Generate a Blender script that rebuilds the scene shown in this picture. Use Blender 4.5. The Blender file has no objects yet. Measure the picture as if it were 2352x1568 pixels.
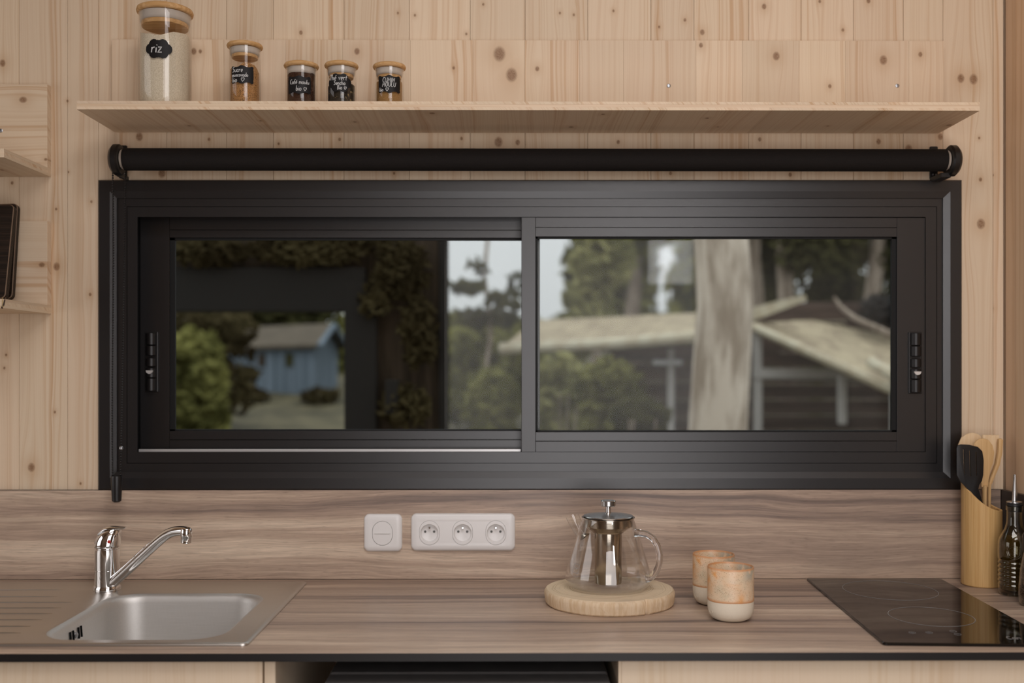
import bpy, bmesh, math, random
from mathutils import Vector, Matrix
R = math.radians
PI = math.pi
S = bpy.context.scene
COL = S.collection

# ------------------------------------------------------------------ camera, world, light, exposure
CAM_H = 1.351
YAW = R(0.35)
FPX = 2352.0                      # 36 mm lens on a 36 mm sensor, 2352 px wide
cam_d = bpy.data.cameras.new('camera')
cam_d.lens = 36.0; cam_d.sensor_width = 36.0
cam_d.shift_x = -0.00485; cam_d.shift_y = 0.0268
cam_d.dof.use_dof = True; cam_d.dof.focus_distance = 1.98; cam_d.dof.aperture_fstop = 2.0
cam_d.clip_start = 0.05; cam_d.clip_end = 200
cam = bpy.data.objects.new('camera', cam_d); COL.objects.link(cam)
cam.location = (0, 0, CAM_H); cam.rotation_euler = (R(90), 0, -YAW)
S.camera = cam
CX, CY = 1176 + 0.00485 * 2352, 784 + 0.0268 * 2352

world = bpy.data.worlds.new('overcast_sky'); S.world = world; world.use_nodes = True
bg = world.node_tree.nodes['Background']
bg.inputs[0].default_value = (0.93, 0.97, 1.0, 1)
# standard overcast sky: three times as bright overhead as at the horizon
_t = world.node_tree; _g = _t.nodes.new('ShaderNodeTexCoord'); _s = _t.nodes.new('ShaderNodeSeparateXYZ'); _m = _t.nodes.new('ShaderNodeMath'); _k = _t.nodes.new('ShaderNodeMath')
_m.operation = 'MAXIMUM'; _m.inputs[1].default_value = 0.0; _k.operation = 'MULTIPLY_ADD'; _k.inputs[1].default_value = 1.90; _k.inputs[2].default_value = 0.95
_t.links.new(_g.outputs['Generated'], _s.inputs[0]); _t.links.new(_s.outputs[2], _m.inputs[0]); _t.links.new(_m.outputs[0], _k.inputs[0]); _t.links.new(_k.outputs[0], bg.inputs[1])

def area(name, loc, rot, sx, sy, radiance, color):
    l = bpy.data.lights.new(name, 'AREA'); l.shape = 'RECTANGLE'; l.size = sx; l.size_y = sy
    l.energy = radiance * PI * sx * sy; l.color = color
    o = bpy.data.objects.new(name, l); COL.objects.link(o); o.location = loc; o.rotation_euler = rot
    return o
# daylight through the glazed door behind the camera and through a window on the left
DAY = (1.0, 0.972, 0.985)
area('door_daylight', (0.28, -0.24, 1.22), (R(90), 0, 0), 1.12, 1.50, 3.9, DAY)
area('tall_pane_daylight', (0.73, -0.235, 1.90), (R(90), 0, 0), 0.20, 0.32, 14.0, DAY)
area('gable_daylight', (0.55, -0.24, 2.66), (R(90), 0, 0), 1.0, 0.42, 6.0, DAY)
area('roof_window_daylight', (0.15, 0.40, 2.97), (0, 0, 0), 1.7, 0.8, 7.5, DAY)
area('side_window_daylight', (-2.36, 1.10, 1.45), (R(90), 0, R(-90)), 1.3, 1.1, 2.0, DAY)

S.view_settings.view_transform = 'Standard'; S.view_settings.look = 'None'
S.view_settings.gamma = 1.0; S.view_settings.use_curve_mapping = False
S.view_settings.exposure = -0.36

def P(px, py, Y):
    """point seen at photograph pixel (px, py) lying in the vertical plane y = Y"""
    u = (px - CX) / FPX; v = (CY - py) / FPX
    t = Y / (math.cos(YAW) - u * math.sin(YAW))
    return Vector((t * (math.sin(YAW) + u * math.cos(YAW)), Y, CAM_H + t * v))
def PX(px, Y): return P(px, 800, Y).x
def PZ(py, Y, px=1176): return P(px, py, Y).z

# ------------------------------------------------------------------ mesh helpers
class B:
    def __init__(s): s.bm = bmesh.new()
    def _merge(s, t):
        me = bpy.data.meshes.new('t'); t.to_mesh(me); t.free(); s.bm.from_mesh(me); bpy.data.meshes.remove(me); return s
    def box(s, x0, x1, y0, y1, z0, z1, bev=0.0, seg=1):
        t = bmesh.new(); bmesh.ops.create_cube(t, size=1)
        for v in t.verts:
            v.co = Vector((x0 + (v.co.x + .5) * (x1 - x0), y0 + (v.co.y + .5) * (y1 - y0), z0 + (v.co.z + .5) * (z1 - z0)))
        if bev > 0: bmesh.ops.bevel(t, geom=t.edges[:], offset=bev, segments=seg, profile=.5, affect='EDGES')
        return s._merge(t)
    def obox(s, c, size, rot, bev=0.0, seg=1):
        t = bmesh.new(); bmesh.ops.create_cube(t, size=1)
        for v in t.verts: v.co = Vector((v.co.x * size[0], v.co.y * size[1], v.co.z * size[2]))
        if bev > 0: bmesh.ops.bevel(t, geom=t.edges[:], offset=bev, segments=seg, profile=.5, affect='EDGES')
        m = Matrix.Translation(Vector(c)) @ rot.to_4x4()
        bmesh.ops.transform(t, matrix=m, verts=t.verts)
        return s._merge(t)
    def loft(s, loops, cap0=True, cap1=True, closed=True):
        bm = s.bm; L = [[bm.verts.new(p) for p in lp] for lp in loops]; n = len(L[0])
        for a, b in zip(L, L[1:]):
            for i in range(n if closed else n - 1):
                j = (i + 1) % n
                try: bm.faces.new((a[i], a[j], b[j], b[i]))
                except ValueError: pass
        if cap0: bm.faces.new(L[0][::-1])
        if cap1: bm.faces.new(L[-1])
        return s
    def lathe(s, prof, c, n=48, axis='z', cap=True):
        loops = []
        for r, h in prof:
            lp = []
            for i in range(n):
                a = 2 * PI * i / n; p, q = r * math.cos(a), r * math.sin(a)
                if axis == 'z': v = (c[0] + p, c[1] + q, c[2] + h)
                elif axis == 'x': v = (c[0] + h, c[1] + p, c[2] + q)
                else: v = (c[0] + p, c[1] + h, c[2] + q)
                lp.append(v)
            loops.append(lp)
        return s.loft(loops, cap, cap)
    def shell(s, prof, c, n=48):          # closed profile swept round z
        loops = []
        for i in range(n):
            a = 2 * PI * i / n
            loops.append([(c[0] + r * math.cos(a), c[1] + r * math.sin(a), c[2] + h) for r, h in prof])
        bm = s.bm; L = [[bm.verts.new(p) for p in lp] for lp in loops]; m = len(prof)
        for i in range(n):
            a, b = L[i], L[(i + 1) % n]
            for k in range(m):
                j = (k + 1) % m
                bm.faces.new((a[k], a[j], b[j], b[k]))
        return s
    def tube(s, pts, rad, n=12, cap=True, flat=1.0):
        pts = [Vector(p) for p in pts]; m = len(pts)
        if not isinstance(rad, (list, tuple)): rad = [rad] * m
        up = None; loops = []
        for i, p in enumerate(pts):
            t = (pts[min(i + 1, m - 1)] - pts[max(i - 1, 0)]).normalized()
            if up is None:
                up = Vector((0, 0, 1)) if abs(t.z) < .9 else Vector((0, 1, 0))
            x = (up - t * up.dot(t)).normalized(); y = t.cross(x); up = x
            loops.append([p + (x * math.cos(2 * PI * k / n) + y * flat * math.sin(2 * PI * k / n)) * rad[i] for k in range(n)])
        return s.loft(loops, cap, cap)
    def prism(s, poly, d0, d1, axis='y', bev=0.0, seg=1):
        t = bmesh.new()
        def mk(a, b, d): return (a, d, b) if axis == 'y' else ((a, b, d) if axis == 'z' else (d, a, b))
        lo = [t.verts.new(mk(a, b, d0)) for a, b in poly]; hi = [t.verts.new(mk(a, b, d1)) for a, b in poly]
        n = len(poly); t.faces.new(lo); t.faces.new(hi[::-1])
        for i in range(n): t.faces.new((lo[i], hi[i], hi[(i + 1) % n], lo[(i + 1) % n]))
        bmesh.ops.recalc_face_normals(t, faces=t.faces[:])
        if bev > 0:
            es = [e for e in t.edges if (e.verts[0] in lo) == (e.verts[1] in lo)]
            bmesh.ops.bevel(t, geom=es, offset=bev, segments=seg, profile=.5, affect='EDGES')
        return s._merge(t)
    def obj(s, name, m, parent=None, smooth=False, angle=40, fix=True):
        if fix: bmesh.ops.recalc_face_normals(s.bm, faces=s.bm.faces[:])
        if parent is not None:
            off = Vector((0, 0, 0)); q = parent
            while q is not None: off += q.location; q = q.parent
            for v in s.bm.verts: v.co -= off
        me = bpy.data.meshes.new(name); s.bm.to_mesh(me); s.bm.free()
        for mm in (m if isinstance(m, (list, tuple)) else [m]): me.materials.append(mm)
        if smooth:
            for p in me.polygons: p.use_smooth = True
            try: me.set_sharp_from_angle(angle=R(angle))
            except Exception: pass
        o = bpy.data.objects.new(name, me); COL.objects.link(o)
        if parent is not None: o.parent = parent
        return o

def tag(o, label, cat, group=None):
    o['label'] = label; o['category'] = cat
    if group: o['group'] = group
    return o
def thing(name, label, cat, loc=(0, 0, 0), group=None):
    o = bpy.data.objects.new(name, None); COL.objects.link(o); o.location = loc; o.empty_display_size = .05
    return tag(o, label, cat, group)
def structure(name, loc=(0, 0, 0)):
    o = bpy.data.objects.new(name, None); COL.objects.link(o); o.location = loc; o['kind'] = 'structure'; return o
def part_label(o, label): o['label'] = label; return o
def recenter(o):
    """move a parentless mesh's origin to the middle of its base"""
    vs = [v.co for v in o.data.vertices]
    b = Vector(((min(v.x for v in vs) + max(v.x for v in vs)) / 2, (min(v.y for v in vs) + max(v.y for v in vs)) / 2, min(v.z for v in vs)))
    o.data.transform(Matrix.Translation(-b)); o.location = b; return o
def cut(o, bm_builder):
    """boolean difference, baked"""
    bmesh.ops.recalc_face_normals(bm_builder.bm, faces=bm_builder.bm.faces[:])
    me = bpy.data.meshes.new('c'); bm_builder.bm.to_mesh(me); bm_builder.bm.free()
    c = bpy.data.objects.new('c', me); COL.objects.link(c); c.matrix_world = Matrix.Identity(4)
    off = Vector((0, 0, 0)); q = o.parent
    while q is not None: off += q.location; q = q.parent
    me.transform(Matrix.Translation(-(off))); c.parent = o.parent
    md = o.modifiers.new('b', 'BOOLEAN'); md.operation = 'DIFFERENCE'; md.solver = 'EXACT'; md.object = c
    dg = bpy.context.evaluated_depsgraph_get(); dg.update()
    new = bpy.data.meshes.new_from_object(o.evaluated_get(dg)); o.modifiers.clear()
    o.data = new; bpy.data.objects.remove(c); return o
def rrect(x0, x1, y0, y1, r, n=6):
    pts = []
    for cx, cy, a0 in ((x1 - r, y1 - r, 0), (x0 + r, y1 - r, 90), (x0 + r, y0 + r, 180), (x1 - r, y0 + r, 270)):
        for k in range(n + 1):
            a = R(a0 + 90 * k / n); pts.append((cx + r * math.cos(a), cy + r * math.sin(a)))
    return pts
def hexa(b, front, back):
    b.loft([front, back]); return b

# ------------------------------------------------------------------ node helpers
class NT:
    def __init__(s, name):
        s.m = bpy.data.materials.new(name); s.m.use_nodes = True; s.t = s.m.node_tree; s.t.nodes.clear()
        s.out = s.t.nodes.new('ShaderNodeOutputMaterial')
    def new(s, typ, **kw):
        n = s.t.nodes.new('ShaderNode' + typ)
        for k, v in kw.items(): setattr(n, k, v)
        return n
    def set(s, sock, v):
        if hasattr(v, 'is_output') or isinstance(v, bpy.types.NodeSocket): s.t.links.new(v, sock)
        else: sock.default_value = v
    def math(s, op, a, b=0.0, c=0.0, clamp=False):
        n = s.new('Math', operation=op, use_clamp=clamp); s.set(n.inputs[0], a); s.set(n.inputs[1], b); s.set(n.inputs[2], c); return n.outputs[0]
    def vec(s, x, y, z=0.0):
        n = s.new('CombineXYZ'); s.set(n.inputs[0], x); s.set(n.inputs[1], y); s.set(n.inputs[2], z); return n.outputs[0]
    def noise(s, v, scale=1.0, detail=2.0, rough=.5, dist=0.0):
        n = s.new('TexNoise'); s.set(n.inputs['Vector'], v); n.inputs['Scale'].default_value = scale
        n.inputs['Detail'].default_value = detail; n.inputs['Roughness'].default_value = rough; n.inputs['Distortion'].default_value = dist
        return n.outputs['Fac']
    def voro(s, v, scale, feature='F1', out='Distance'):
        n = s.new('TexVoronoi', feature=feature); s.set(n.inputs['Vector'], v); n.inputs['Scale'].default_value = scale; return n.outputs[out]
    def step(s, v, a, b, lo=0.0, hi=1.0):
        n = s.new('MapRange', interpolation_type='SMOOTHSTEP'); s.set(n.inputs[0], v)
        for i, q in enumerate((a, b, lo, hi)): n.inputs[i + 1].default_value = q
        return n.outputs[0]
    def mix(s, f, a, b, blend='MIX'):
        n = s.new('Mix', data_type='RGBA', blend_type=blend); s.set(n.inputs[0], f)
        s.set(n.inputs[6], a if not isinstance(a, tuple) else (*a[:3], 1)); s.set(n.inputs[7], b if not isinstance(b, tuple) else (*b[:3], 1)); return n.outputs[2]
    def ramp(s, f, stops):
        n = s.new('ValToRGB'); s.set(n.inputs[0], f); e = n.color_ramp.elements
        while len(e) < len(stops): e.new(.5)
        for i, (p, c) in enumerate(stops): e[i].position = p; e[i].color = (*c, 1)
        return n.outputs[0]
    def hsv(s, c, v=1.0, sat=1.0, h=.5):
        n = s.new('HueSaturation'); s.set(n.inputs['Color'], c); s.set(n.inputs['Value'], v); s.set(n.inputs['Saturation'], sat); s.set(n.inputs['Hue'], h); return n.outputs[0]
    def bump(s, h, strength=.2, dist=.002):
        n = s.new('Bump'); s.set(n.inputs['Height'], h); n.inputs['Strength'].default_value = strength; n.inputs['Distance'].default_value = dist; return n.outputs[0]
    def bsdf(s, color, rough=.5, metal=0.0, spec=.5, normal=None, **kw):
        n = s.new('BsdfPrincipled')
        s.set(n.inputs['Base Color'], color if not isinstance(color, tuple) else (*color[:3], 1)); s.set(n.inputs['Roughness'], rough)
        s.set(n.inputs['Metallic'], metal); s.set(n.inputs['Specular IOR Level'], spec)
        if normal is not None: s.set(n.inputs['Normal'], normal)
        for k, v in kw.items(): s.set(n.inputs[k.replace('_', ' ')], v)
        s.t.links.new(n.outputs[0], s.out.inputs[0]); return n
    def coords(s):
        n = s.new('TexCoord'); p = s.new('SeparateXYZ'); s.t.links.new(n.outputs['Object'], p.inputs[0]); return n.outputs['Object'], p.outputs
    def rnd(s): return s.new('ObjectInfo').outputs['Random']

def plain(name, color, rough=.5, metal=0.0, spec=.5, mottle=.06, scale=60, bump=0.0):
    m = NT(name); v, _ = m.coords(); n = m.noise(v, scale, 3)
    c = m.hsv((*color, 1), m.math('MULTIPLY_ADD', n, 2 * mottle, 1 - mottle))
    nb = m.bump(n, bump, .001) if bump else None
    m.bsdf(c, rough, metal, spec, nb); return m.m

SPR_L, SPR_D = (0.73, 0.585, 0.42), (0.52, 0.31, 0.155)
def spruce(name, along, across, third, light=SPR_L, dark=SPR_D, knots=5, contrast=1.0, rough=.55):
    """spruce board: grain along one object axis; knots are read from the board's own k0..k4 = (across, along, radius)"""
    m = NT(name); v, c = m.coords(); ax = {'x': 0, 'y': 1, 'z': 2}
    u, w, t = c[ax[across]], c[ax[along]], c[ax[third]]
    rnd = m.rnd(); shift = None; mask = None; halo = None
    for k in range(knots):
        a = m.new('Attribute', attribute_type='OBJECT', attribute_name='k%d' % k); p = m.new('SeparateXYZ'); m.t.links.new(a.outputs['Vector'], p.inputs[0])
        du = m.math('SUBTRACT', u, p.outputs[0]); dv = m.math('SUBTRACT', w, p.outputs[1]); r = p.outputs[2]
        r2 = m.math('MULTIPLY_ADD', r, r, 1e-9)
        du2 = m.math('MULTIPLY', du, du); dv2 = m.math('MULTIPLY', dv, dv)
        d2 = m.math('DIVIDE', m.math('MULTIPLY_ADD', dv2, .62, du2), r2)
        e = m.math('EXPONENT', m.math('MULTIPLY', m.math('DIVIDE', m.math('MULTIPLY_ADD', dv2, .08, du2), r2), -.12))
        sh = m.math('MULTIPLY', m.math('MULTIPLY', du, e), -.8)
        ha = m.math('EXPONENT', m.math('MULTIPLY', d2, -.22))
        if shift is None: shift, mask, halo = sh, d2, ha
        else: shift = m.math('ADD', shift, sh); mask = m.math('MINIMUM', mask, d2); halo = m.math('MAXIMUM', halo, ha)
    off = m.math('MULTIPLY', rnd, 37.0)
    u2 = m.math('ADD', m.math('MULTIPLY_ADD', t, .8, u), off)
    wo = m.math('ADD', w, m.math('MULTIPLY', rnd, 91.0))
    warp = m.math('MULTIPLY', m.math('SUBTRACT', m.noise(m.vec(m.math('MULTIPLY', u2, 7.0), m.math('MULTIPLY', wo, 1.3)), 1, 2), .5), .045)
    wob = m.math('MULTIPLY', m.math('SUBTRACT', m.noise(m.vec(m.math('MULTIPLY', u2, 30.0), m.math('MULTIPLY', wo, 6.0)), 1, 2), .5), .004)
    g = m.math('ADD', m.math('ADD', u2, warp), wob)
    if shift is not None: g = m.math('ADD', g, shift)
    big = m.noise(m.vec(m.math('MULTIPLY', g, 16.0), m.math('MULTIPLY', wo, .35)), 1, 2)
    lines = m.noise(m.vec(m.math('MULTIPLY', g, 105.0), m.math('MULTIPLY', wo, .3)), 1, 1)
    fine = m.noise(m.vec(m.math('MULTIPLY', g, 420.0), m.math('MULTIPLY', wo, 2.5)), 1, 2)
    ln = m.math('MULTIPLY', m.step(lines, .46, .66), m.step(big, .38, .66, .10, 1.0))
    l2 = m.noise(m.vec(m.math('MULTIPLY', g, 210.0), m.math('MULTIPLY', wo, .22), 4.0), 1, 1)
    ln = m.math('ADD', ln, m.math('MULTIPLY', m.step(l2, .52, .68), m.step(big, .30, .6, .16, .62)))
    f = m.math('MULTIPLY', m.math('ADD', m.math('MULTIPLY', ln, .52), m.math('MULTIPLY', m.step(fine, .45, .7), .14)), contrast)
    f = m.math('ADD', f, m.math('MULTIPLY', m.step(big, .5, .8), .16 * contrast), clamp=True)
    col = m.mix(f, light, dark)
    sap = m.noise(m.vec(m.math('MULTIPLY', u2, 3.1), m.math('MULTIPLY', wo, .9)), 1, 2)
    col = m.mix(m.math('MULTIPLY', m.step(sap, .35, .75), .22), col, (0.70, 0.50, 0.375))
    col = m.hsv(col, m.math('MULTIPLY_ADD', m.math('FRACT', m.math('MULTIPLY', rnd, 13.7)), .12, .94))
    if mask is not None:
        col = m.mix(m.math('MULTIPLY', halo, .38), col, (0.46, 0.27, 0.13))
        kn = m.step(mask, .10, .95, 1.0, 0.0)
        kr = m.math('MULTIPLY_ADD', m.noise(v, 420, 2), .9, .30, True)
        col = m.mix(m.math('MULTIPLY', kn, kr), col, (0.20, 0.095, 0.042))
    m.bsdf(col, rough, 0, .35, m.bump(lines, .12, .0006)); return m.m

def laminate(name, across):
    m = NT(name); v, c = m.coords(); x = c[0]; w = c[1] if across == 'y' else c[2]
    warp = m.math('MULTIPLY', m.math('SUBTRACT', m.noise(m.vec(m.math('MULTIPLY', x, 2.2), m.math('MULTIPLY', w, 7.0), 3.3), 1, 2), .5), .055)
    g = m.math('ADD', w, warp)
    n1 = m.noise(m.vec(m.math('MULTIPLY', x, .55), m.math('MULTIPLY', g, 21.0), 1.7), 1, 4, .55)
    n0 = m.noise(m.vec(m.math('MULTIPLY', x, 1.0), m.math('MULTIPLY', g, 60.0), 8.1), 1, 3, .5)
    f = m.math('ADD', m.math('MULTIPLY', n1, .72), m.math('MULTIPLY', n0, .28))
    col = m.ramp(f, [(.30, (.11, .083, .072)), (.39, (.22, .160, .128)), (.46, (.36, .262, .200)), (.55, (.45, .335, .252)), (.66, (.64, .51, .39))])
    n2 = m.noise(m.vec(m.math('MULTIPLY', x, 9.0), m.math('MULTIPLY', g, 330.0)), 1, 4, .6)
    col = m.hsv(col, m.math('MULTIPLY_ADD', n2, 1.0, .52))
    n4 = m.noise(m.vec(m.math('MULTIPLY', x, 16.0), m.math('MULTIPLY', g, 720.0), 2.2), 1, 3, .6)
    col = m.hsv(col, m.math('MULTIPLY_ADD', n4, .7, .65))
    n3 = m.noise(m.vec(m.math('MULTIPLY', x, 34.0), m.math('MULTIPLY', g, 900.0)), 1, 2)
    col = m.mix(m.math('MULTIPLY', m.step(n3, .60, .74), .5), col, (.06, .042, .036))
    m.bsdf(col, m.math('MULTIPLY_ADD', n2, .14, .32), 0, .5, m.bump(n2, .10, .0004)); return m.m

def thin_glass(name, tint=(1, 1, 1), base=.035, power=4.0, rough=0.0, top=.9, tinted=None):
    m = NT(name); lw = m.new('LayerWeight'); lw.inputs[0].default_value = .5
    f = m.math('MULTIPLY_ADD', m.math('POWER', lw.outputs['Facing'], power), top, base, clamp=True)
    tr = m.new('BsdfTransparent'); tr.inputs[0].default_value = (*tint, 1)
    gl = m.new('BsdfGlossy'); gl.inputs['Roughness'].default_value = rough; gl.inputs[0].default_value = (1, 1, 1, 1)
    if tinted is not None: m.set(gl.inputs[0], m.mix(m.math('POWER', lw.outputs['Facing'], power), (tinted,) * 3, (1, 1, 1)))
    mx = m.new('MixShader'); m.set(mx.inputs[0], f); m.t.links.new(tr.outputs[0], mx.inputs[1]); m.t.links.new(gl.outputs[0], mx.inputs[2])
    m.t.links.new(mx.outputs[0], m.out.inputs[0]); return m.m
def solid_glass(name, color=(1, 1, 1), ior=1.45):
    m = NT(name); g = m.new('BsdfGlass'); g.inputs[0].default_value = (*color, 1); g.inputs['Roughness'].default_value = 0; g.inputs['IOR'].default_value = ior
    m.t.links.new(g.outputs[0], m.out.inputs[0]); return m.m
def grainy(name, c1, c2, scale, sx=1.0, lo=.45, hi=.6, rough=.8, spec=.2, c3=None):
    m = NT(name); v, c = m.coords(); n = m.noise(m.vec(m.math('MULTIPLY', c[0], sx), m.math('MULTIPLY', c[1], sx), c[2]), scale, 3, .6)
    col = m.mix(m.step(n, lo, hi), c1, c2)
    if c3 is not None: col = m.mix(m.step(m.noise(v, scale * .7, 2), .6, .68), col, c3)
    m.bsdf(col, rough, 0, spec, m.bump(n, .5, .002)); return m.m
def leaf_mat(name, c1, c2, scale=3.0):
    m = NT(name); v, _ = m.coords(); n = m.noise(v, scale, 3, .6); col = m.mix(m.step(n, .35, .65), c1, c2)
    d = m.new('BsdfDiffuse'); m.set(d.inputs[0], col); t = m.new('BsdfTranslucent'); m.set(t.inputs[0], col)
    mx = m.new('MixShader'); mx.inputs[0].default_value = .35; m.t.links.new(d.outputs[0], mx.inputs[1]); m.t.links.new(t.outputs[0], mx.inputs[2]); m.t.links.new(mx.outputs[0], m.out.inputs[0]); return m.m
def streaky(name, c1, c2, along='z', fx=30, fz=2, rough=.85, lo=.4, hi=.62):
    m = NT(name); v, c = m.coords()
    if along == 'z': q = m.vec(m.math('MULTIPLY', c[0], fx), m.math('MULTIPLY', c[1], fx), m.math('MULTIPLY', c[2], fz))
    else: q = m.vec(m.math('MULTIPLY', c[0], fz), m.math('MULTIPLY', c[1], fx), m.math('MULTIPLY', c[2], fx))
    n = m.noise(q, 1, 4, .6); m.bsdf(m.mix(m.step(n, lo, hi), c1, c2), rough, 0, .25, m.bump(n, .3, .004)); return m.m

M = {}
M['spr_wall'] = spruce('spruce_vertical', 'z', 'x', 'y')
M['spr_side'] = spruce('spruce_side_wall', 'z', 'y', 'x', light=(.66, .47, .31), knots=2)
M['spr_horz'] = spruce('spruce_horizontal', 'x', 'z', 'y')
M['spr_depth'] = spruce('spruce_shelf', 'y', 'x', 'z', knots=5)
M['spr_cab'] = spruce('spruce_cabinet', 'z', 'x', 'y', light=(.76, .63, .47), dark=(.62, .45, .27), knots=1, contrast=.65)
M['spr_plain'] = spruce('spruce_plain', 'z', 'x', 'y', knots=0)
M['lam_v'] = laminate('walnut_laminate_upright', 'z'); M['lam_h'] = laminate('walnut_laminate_top', 'y')
M['core'] = plain('black_laminate_core', (.012, .011, .011), .42, 0, .5)
M['anth'] = plain('anthracite_powder_coat', (.0062, .0054, .0060), .32, 0, .85, .05, 900, .12)
M['anth_dk'] = plain('dark_recess_coat', (.012, .011, .011), .45)
M['rubber'] = plain('black_rubber', (.006, .006, .006), .6, 0, .3)
M['blk'] = plain('black_plastic', (.008, .007, .007), .38)
M['fabric'] = streaky('black_blind_fabric', (.010, .008, .007), (.014, .011, .010), 'z', 700, 700, .8)
M['white'] = plain('white_plastic', (.78, .765, .75), .28, 0, .5, .01)
M['hole'] = plain('dark_hole', (.10, .10, .095), .7)
M['black'] = plain('void_black', (.004, .004, .004), .8, 0, .1)
M['chrome'] = plain('chrome', (.82, .82, .82), .06, 1, .5, .01)
M['alu'] = plain('bright_aluminium', (.80, .79, .78), .35, .6, .5, .02)
M['zinc'] = plain('zinc_screw', (.45, .47, .5), .35, 1)
M['seal'] = plain('silicone_seal', (.50, .45, .40), .5, 0, .4, .02)
M['tube_end'] = plain('pale_tube_end', (.50, .43, .36), .6)
M['label'] = plain('chalkboard_label', (.006, .005, .005), .55, 0, .3, .2, 300)
M['chalk'] = plain('white_chalk_pen', (.52, .52, .51), .8, 0, .2, .15, 900)
M['lid'] = streaky('bamboo_lid', (.52, .30, .12), (.64, .40, .19), 'x', 160, 6, .5)
M['bamboo'] = streaky('bamboo_holder_wood', (.55, .32, .12), (.66, .42, .18), 'z', 240, 5, .42, .3, .7)
M['bamboo2'] = streaky('bamboo_utensil_wood', (.58, .36, .16), (.68, .45, .22), 'z', 200, 6, .5, .3, .7)
M['bamboo3'] = streaky('pale_utensil_wood', (.70, .50, .29), (.76, .58, .37), 'z', 200, 6, .55, .3, .7)
M['rice'] = grainy('rice', (.60, .52, .39), (.74, .67, .54), 420, 1.6, .36, .60)
M['sugar'] = grainy('muscovado_sugar', (.07, .035, .014), (.46, .24, .09), 620, 1, .36, .50)
M['coffee'] = grainy('ground_coffee', (.035, .014, .007), (.075, .031, .015), 500)
M['tea'] = grainy('green_tea', (.014, .011, .008), (.028, .022, .014), 240, 1, .45, .6, c3=(.22, .16, .075))
M['cumin'] = grainy('ground_cumin', (.30, .165, .055), (.38, .22, .08), 700)
M['pepper'] = grainy('peppercorns', (.03, .02, .02), (.16, .11, .10), 260)
M['glass_jar'] = thin_glass('jar_glass', (.985, .98, .97), .04, 4.0)
M['glass_pot'] = thin_glass('teapot_glass', (.985, .985, .98), .06, 2.8, 0, .8)
M['glass_pane'] = thin_glass('window_pane_glass', (.95, .96, .95), .05, 5.0, tinted=.13)
M['glass_solid'] = solid_glass('clear_glass_rod')
M['glass_bottle'] = thin_glass('bottle_glass', (.90, .88, .80), .04, 3.5)
M['board_dark'] = streaky('dark_stained_wood', (.012, .007, .004), (.026, .015, .009), 'x', 260, 8, .5)
M['board_edge'] = plain('worn_board_edge', (.16, .10, .06), .6)
M['strap'] = plain('leather_strap', (.045, .022, .010), .6); M['strap2'] = plain('pale_strap', (.5, .36, .16), .6)
M['cup_in'] = None
def mk_steel(name, base, rough, pattern=0):
    m = NT(name); v, c = m.coords(); n = m.noise(m.vec(m.math('MULTIPLY', c[0], 20), m.math('MULTIPLY', c[1], 500), m.math('MULTIPLY', c[2], 500)), 1, 3)
    h = n
    if pattern:
        a = m.math('SINE', m.math('MULTIPLY', m.math('ADD', c[0], c[2]), pattern)); b = m.math('SINE', m.math('MULTIPLY', m.math('SUBTRACT', c[1], c[2]), pattern))
        h = m.math('MULTIPLY', a, b)
    m.bsdf(m.hsv((*base, 1), m.math('MULTIPLY_ADD', n, .12, .94)), rough, 1.0, .5, m.bump(h, .12, .0003)); return m.m
M['steel'] = mk_steel('brushed_steel', (.60, .57, .53), .34)
M['steel_linen'] = mk_steel('linen_finish_steel', (.66, .645, .62), .52, 2600)
M['steel_lid'] = mk_steel('satin_steel', (.55, .54, .53), .26)
M['infuser'] = mk_steel('infuser_steel', (.52, .47, .40), .16)
def mk_cup():
    m = NT('speckled_glaze'); v, c = m.coords()
    n = m.noise(v, 22, 3, .6, .6)
    col = m.ramp(n, [(.30, (.62, .52, .36)), (.46, (.74, .56, .38)), (.58, (.75, .50, .30)), (.70, (.78, .35, .09))])
    sp = m.step(m.voro(v, 420), .12, .26, 1.0, 0.0)
    sp = m.math('MULTIPLY', m.math('MAXIMUM', sp, m.step(m.voro(v, 700), .10, .28, 1.0, 0.0)), m.step(m.noise(v, 90, 2), .36, .50))
    col = m.mix(m.math('MULTIPLY', sp, 1.0), col, (.26, .095, .03))
    # bluish drip near the rim
    bl = m.math('MULTIPLY', m.step(m.noise(m.vec(m.math('MULTIPLY', c[0], 1.0), c[1], m.math('MULTIPLY', c[2], .5)), 60, 2), .38, .52), m.math('MULTIPLY', m.step(c[2], .066, .084), m.step(c[0], .008, .026)))
    col = m.mix(m.math('MULTIPLY', bl, .7), col, (.36, .36, .30))
    edge = m.math('MULTIPLY', m.step(c[2], .033, .036), m.step(c[2], .036, .042, 1.0, 0.0))
    rim = m.step(c[2], .0905, .0945)
    col = m.mix(m.math('MULTIPLY', m.math('MAXIMUM', edge, rim), .75), col, (.62, .26, .09))
    m.bsdf(col, .35, 0, .5, m.bump(m.noise(v, 200, 2), .15, .001)); return m.m
M['glaze'] = mk_cup()
M['bisque'] = plain('cream_stoneware', (.74, .66, .53), .75, 0, .25, .05, 500, .2)
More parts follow.
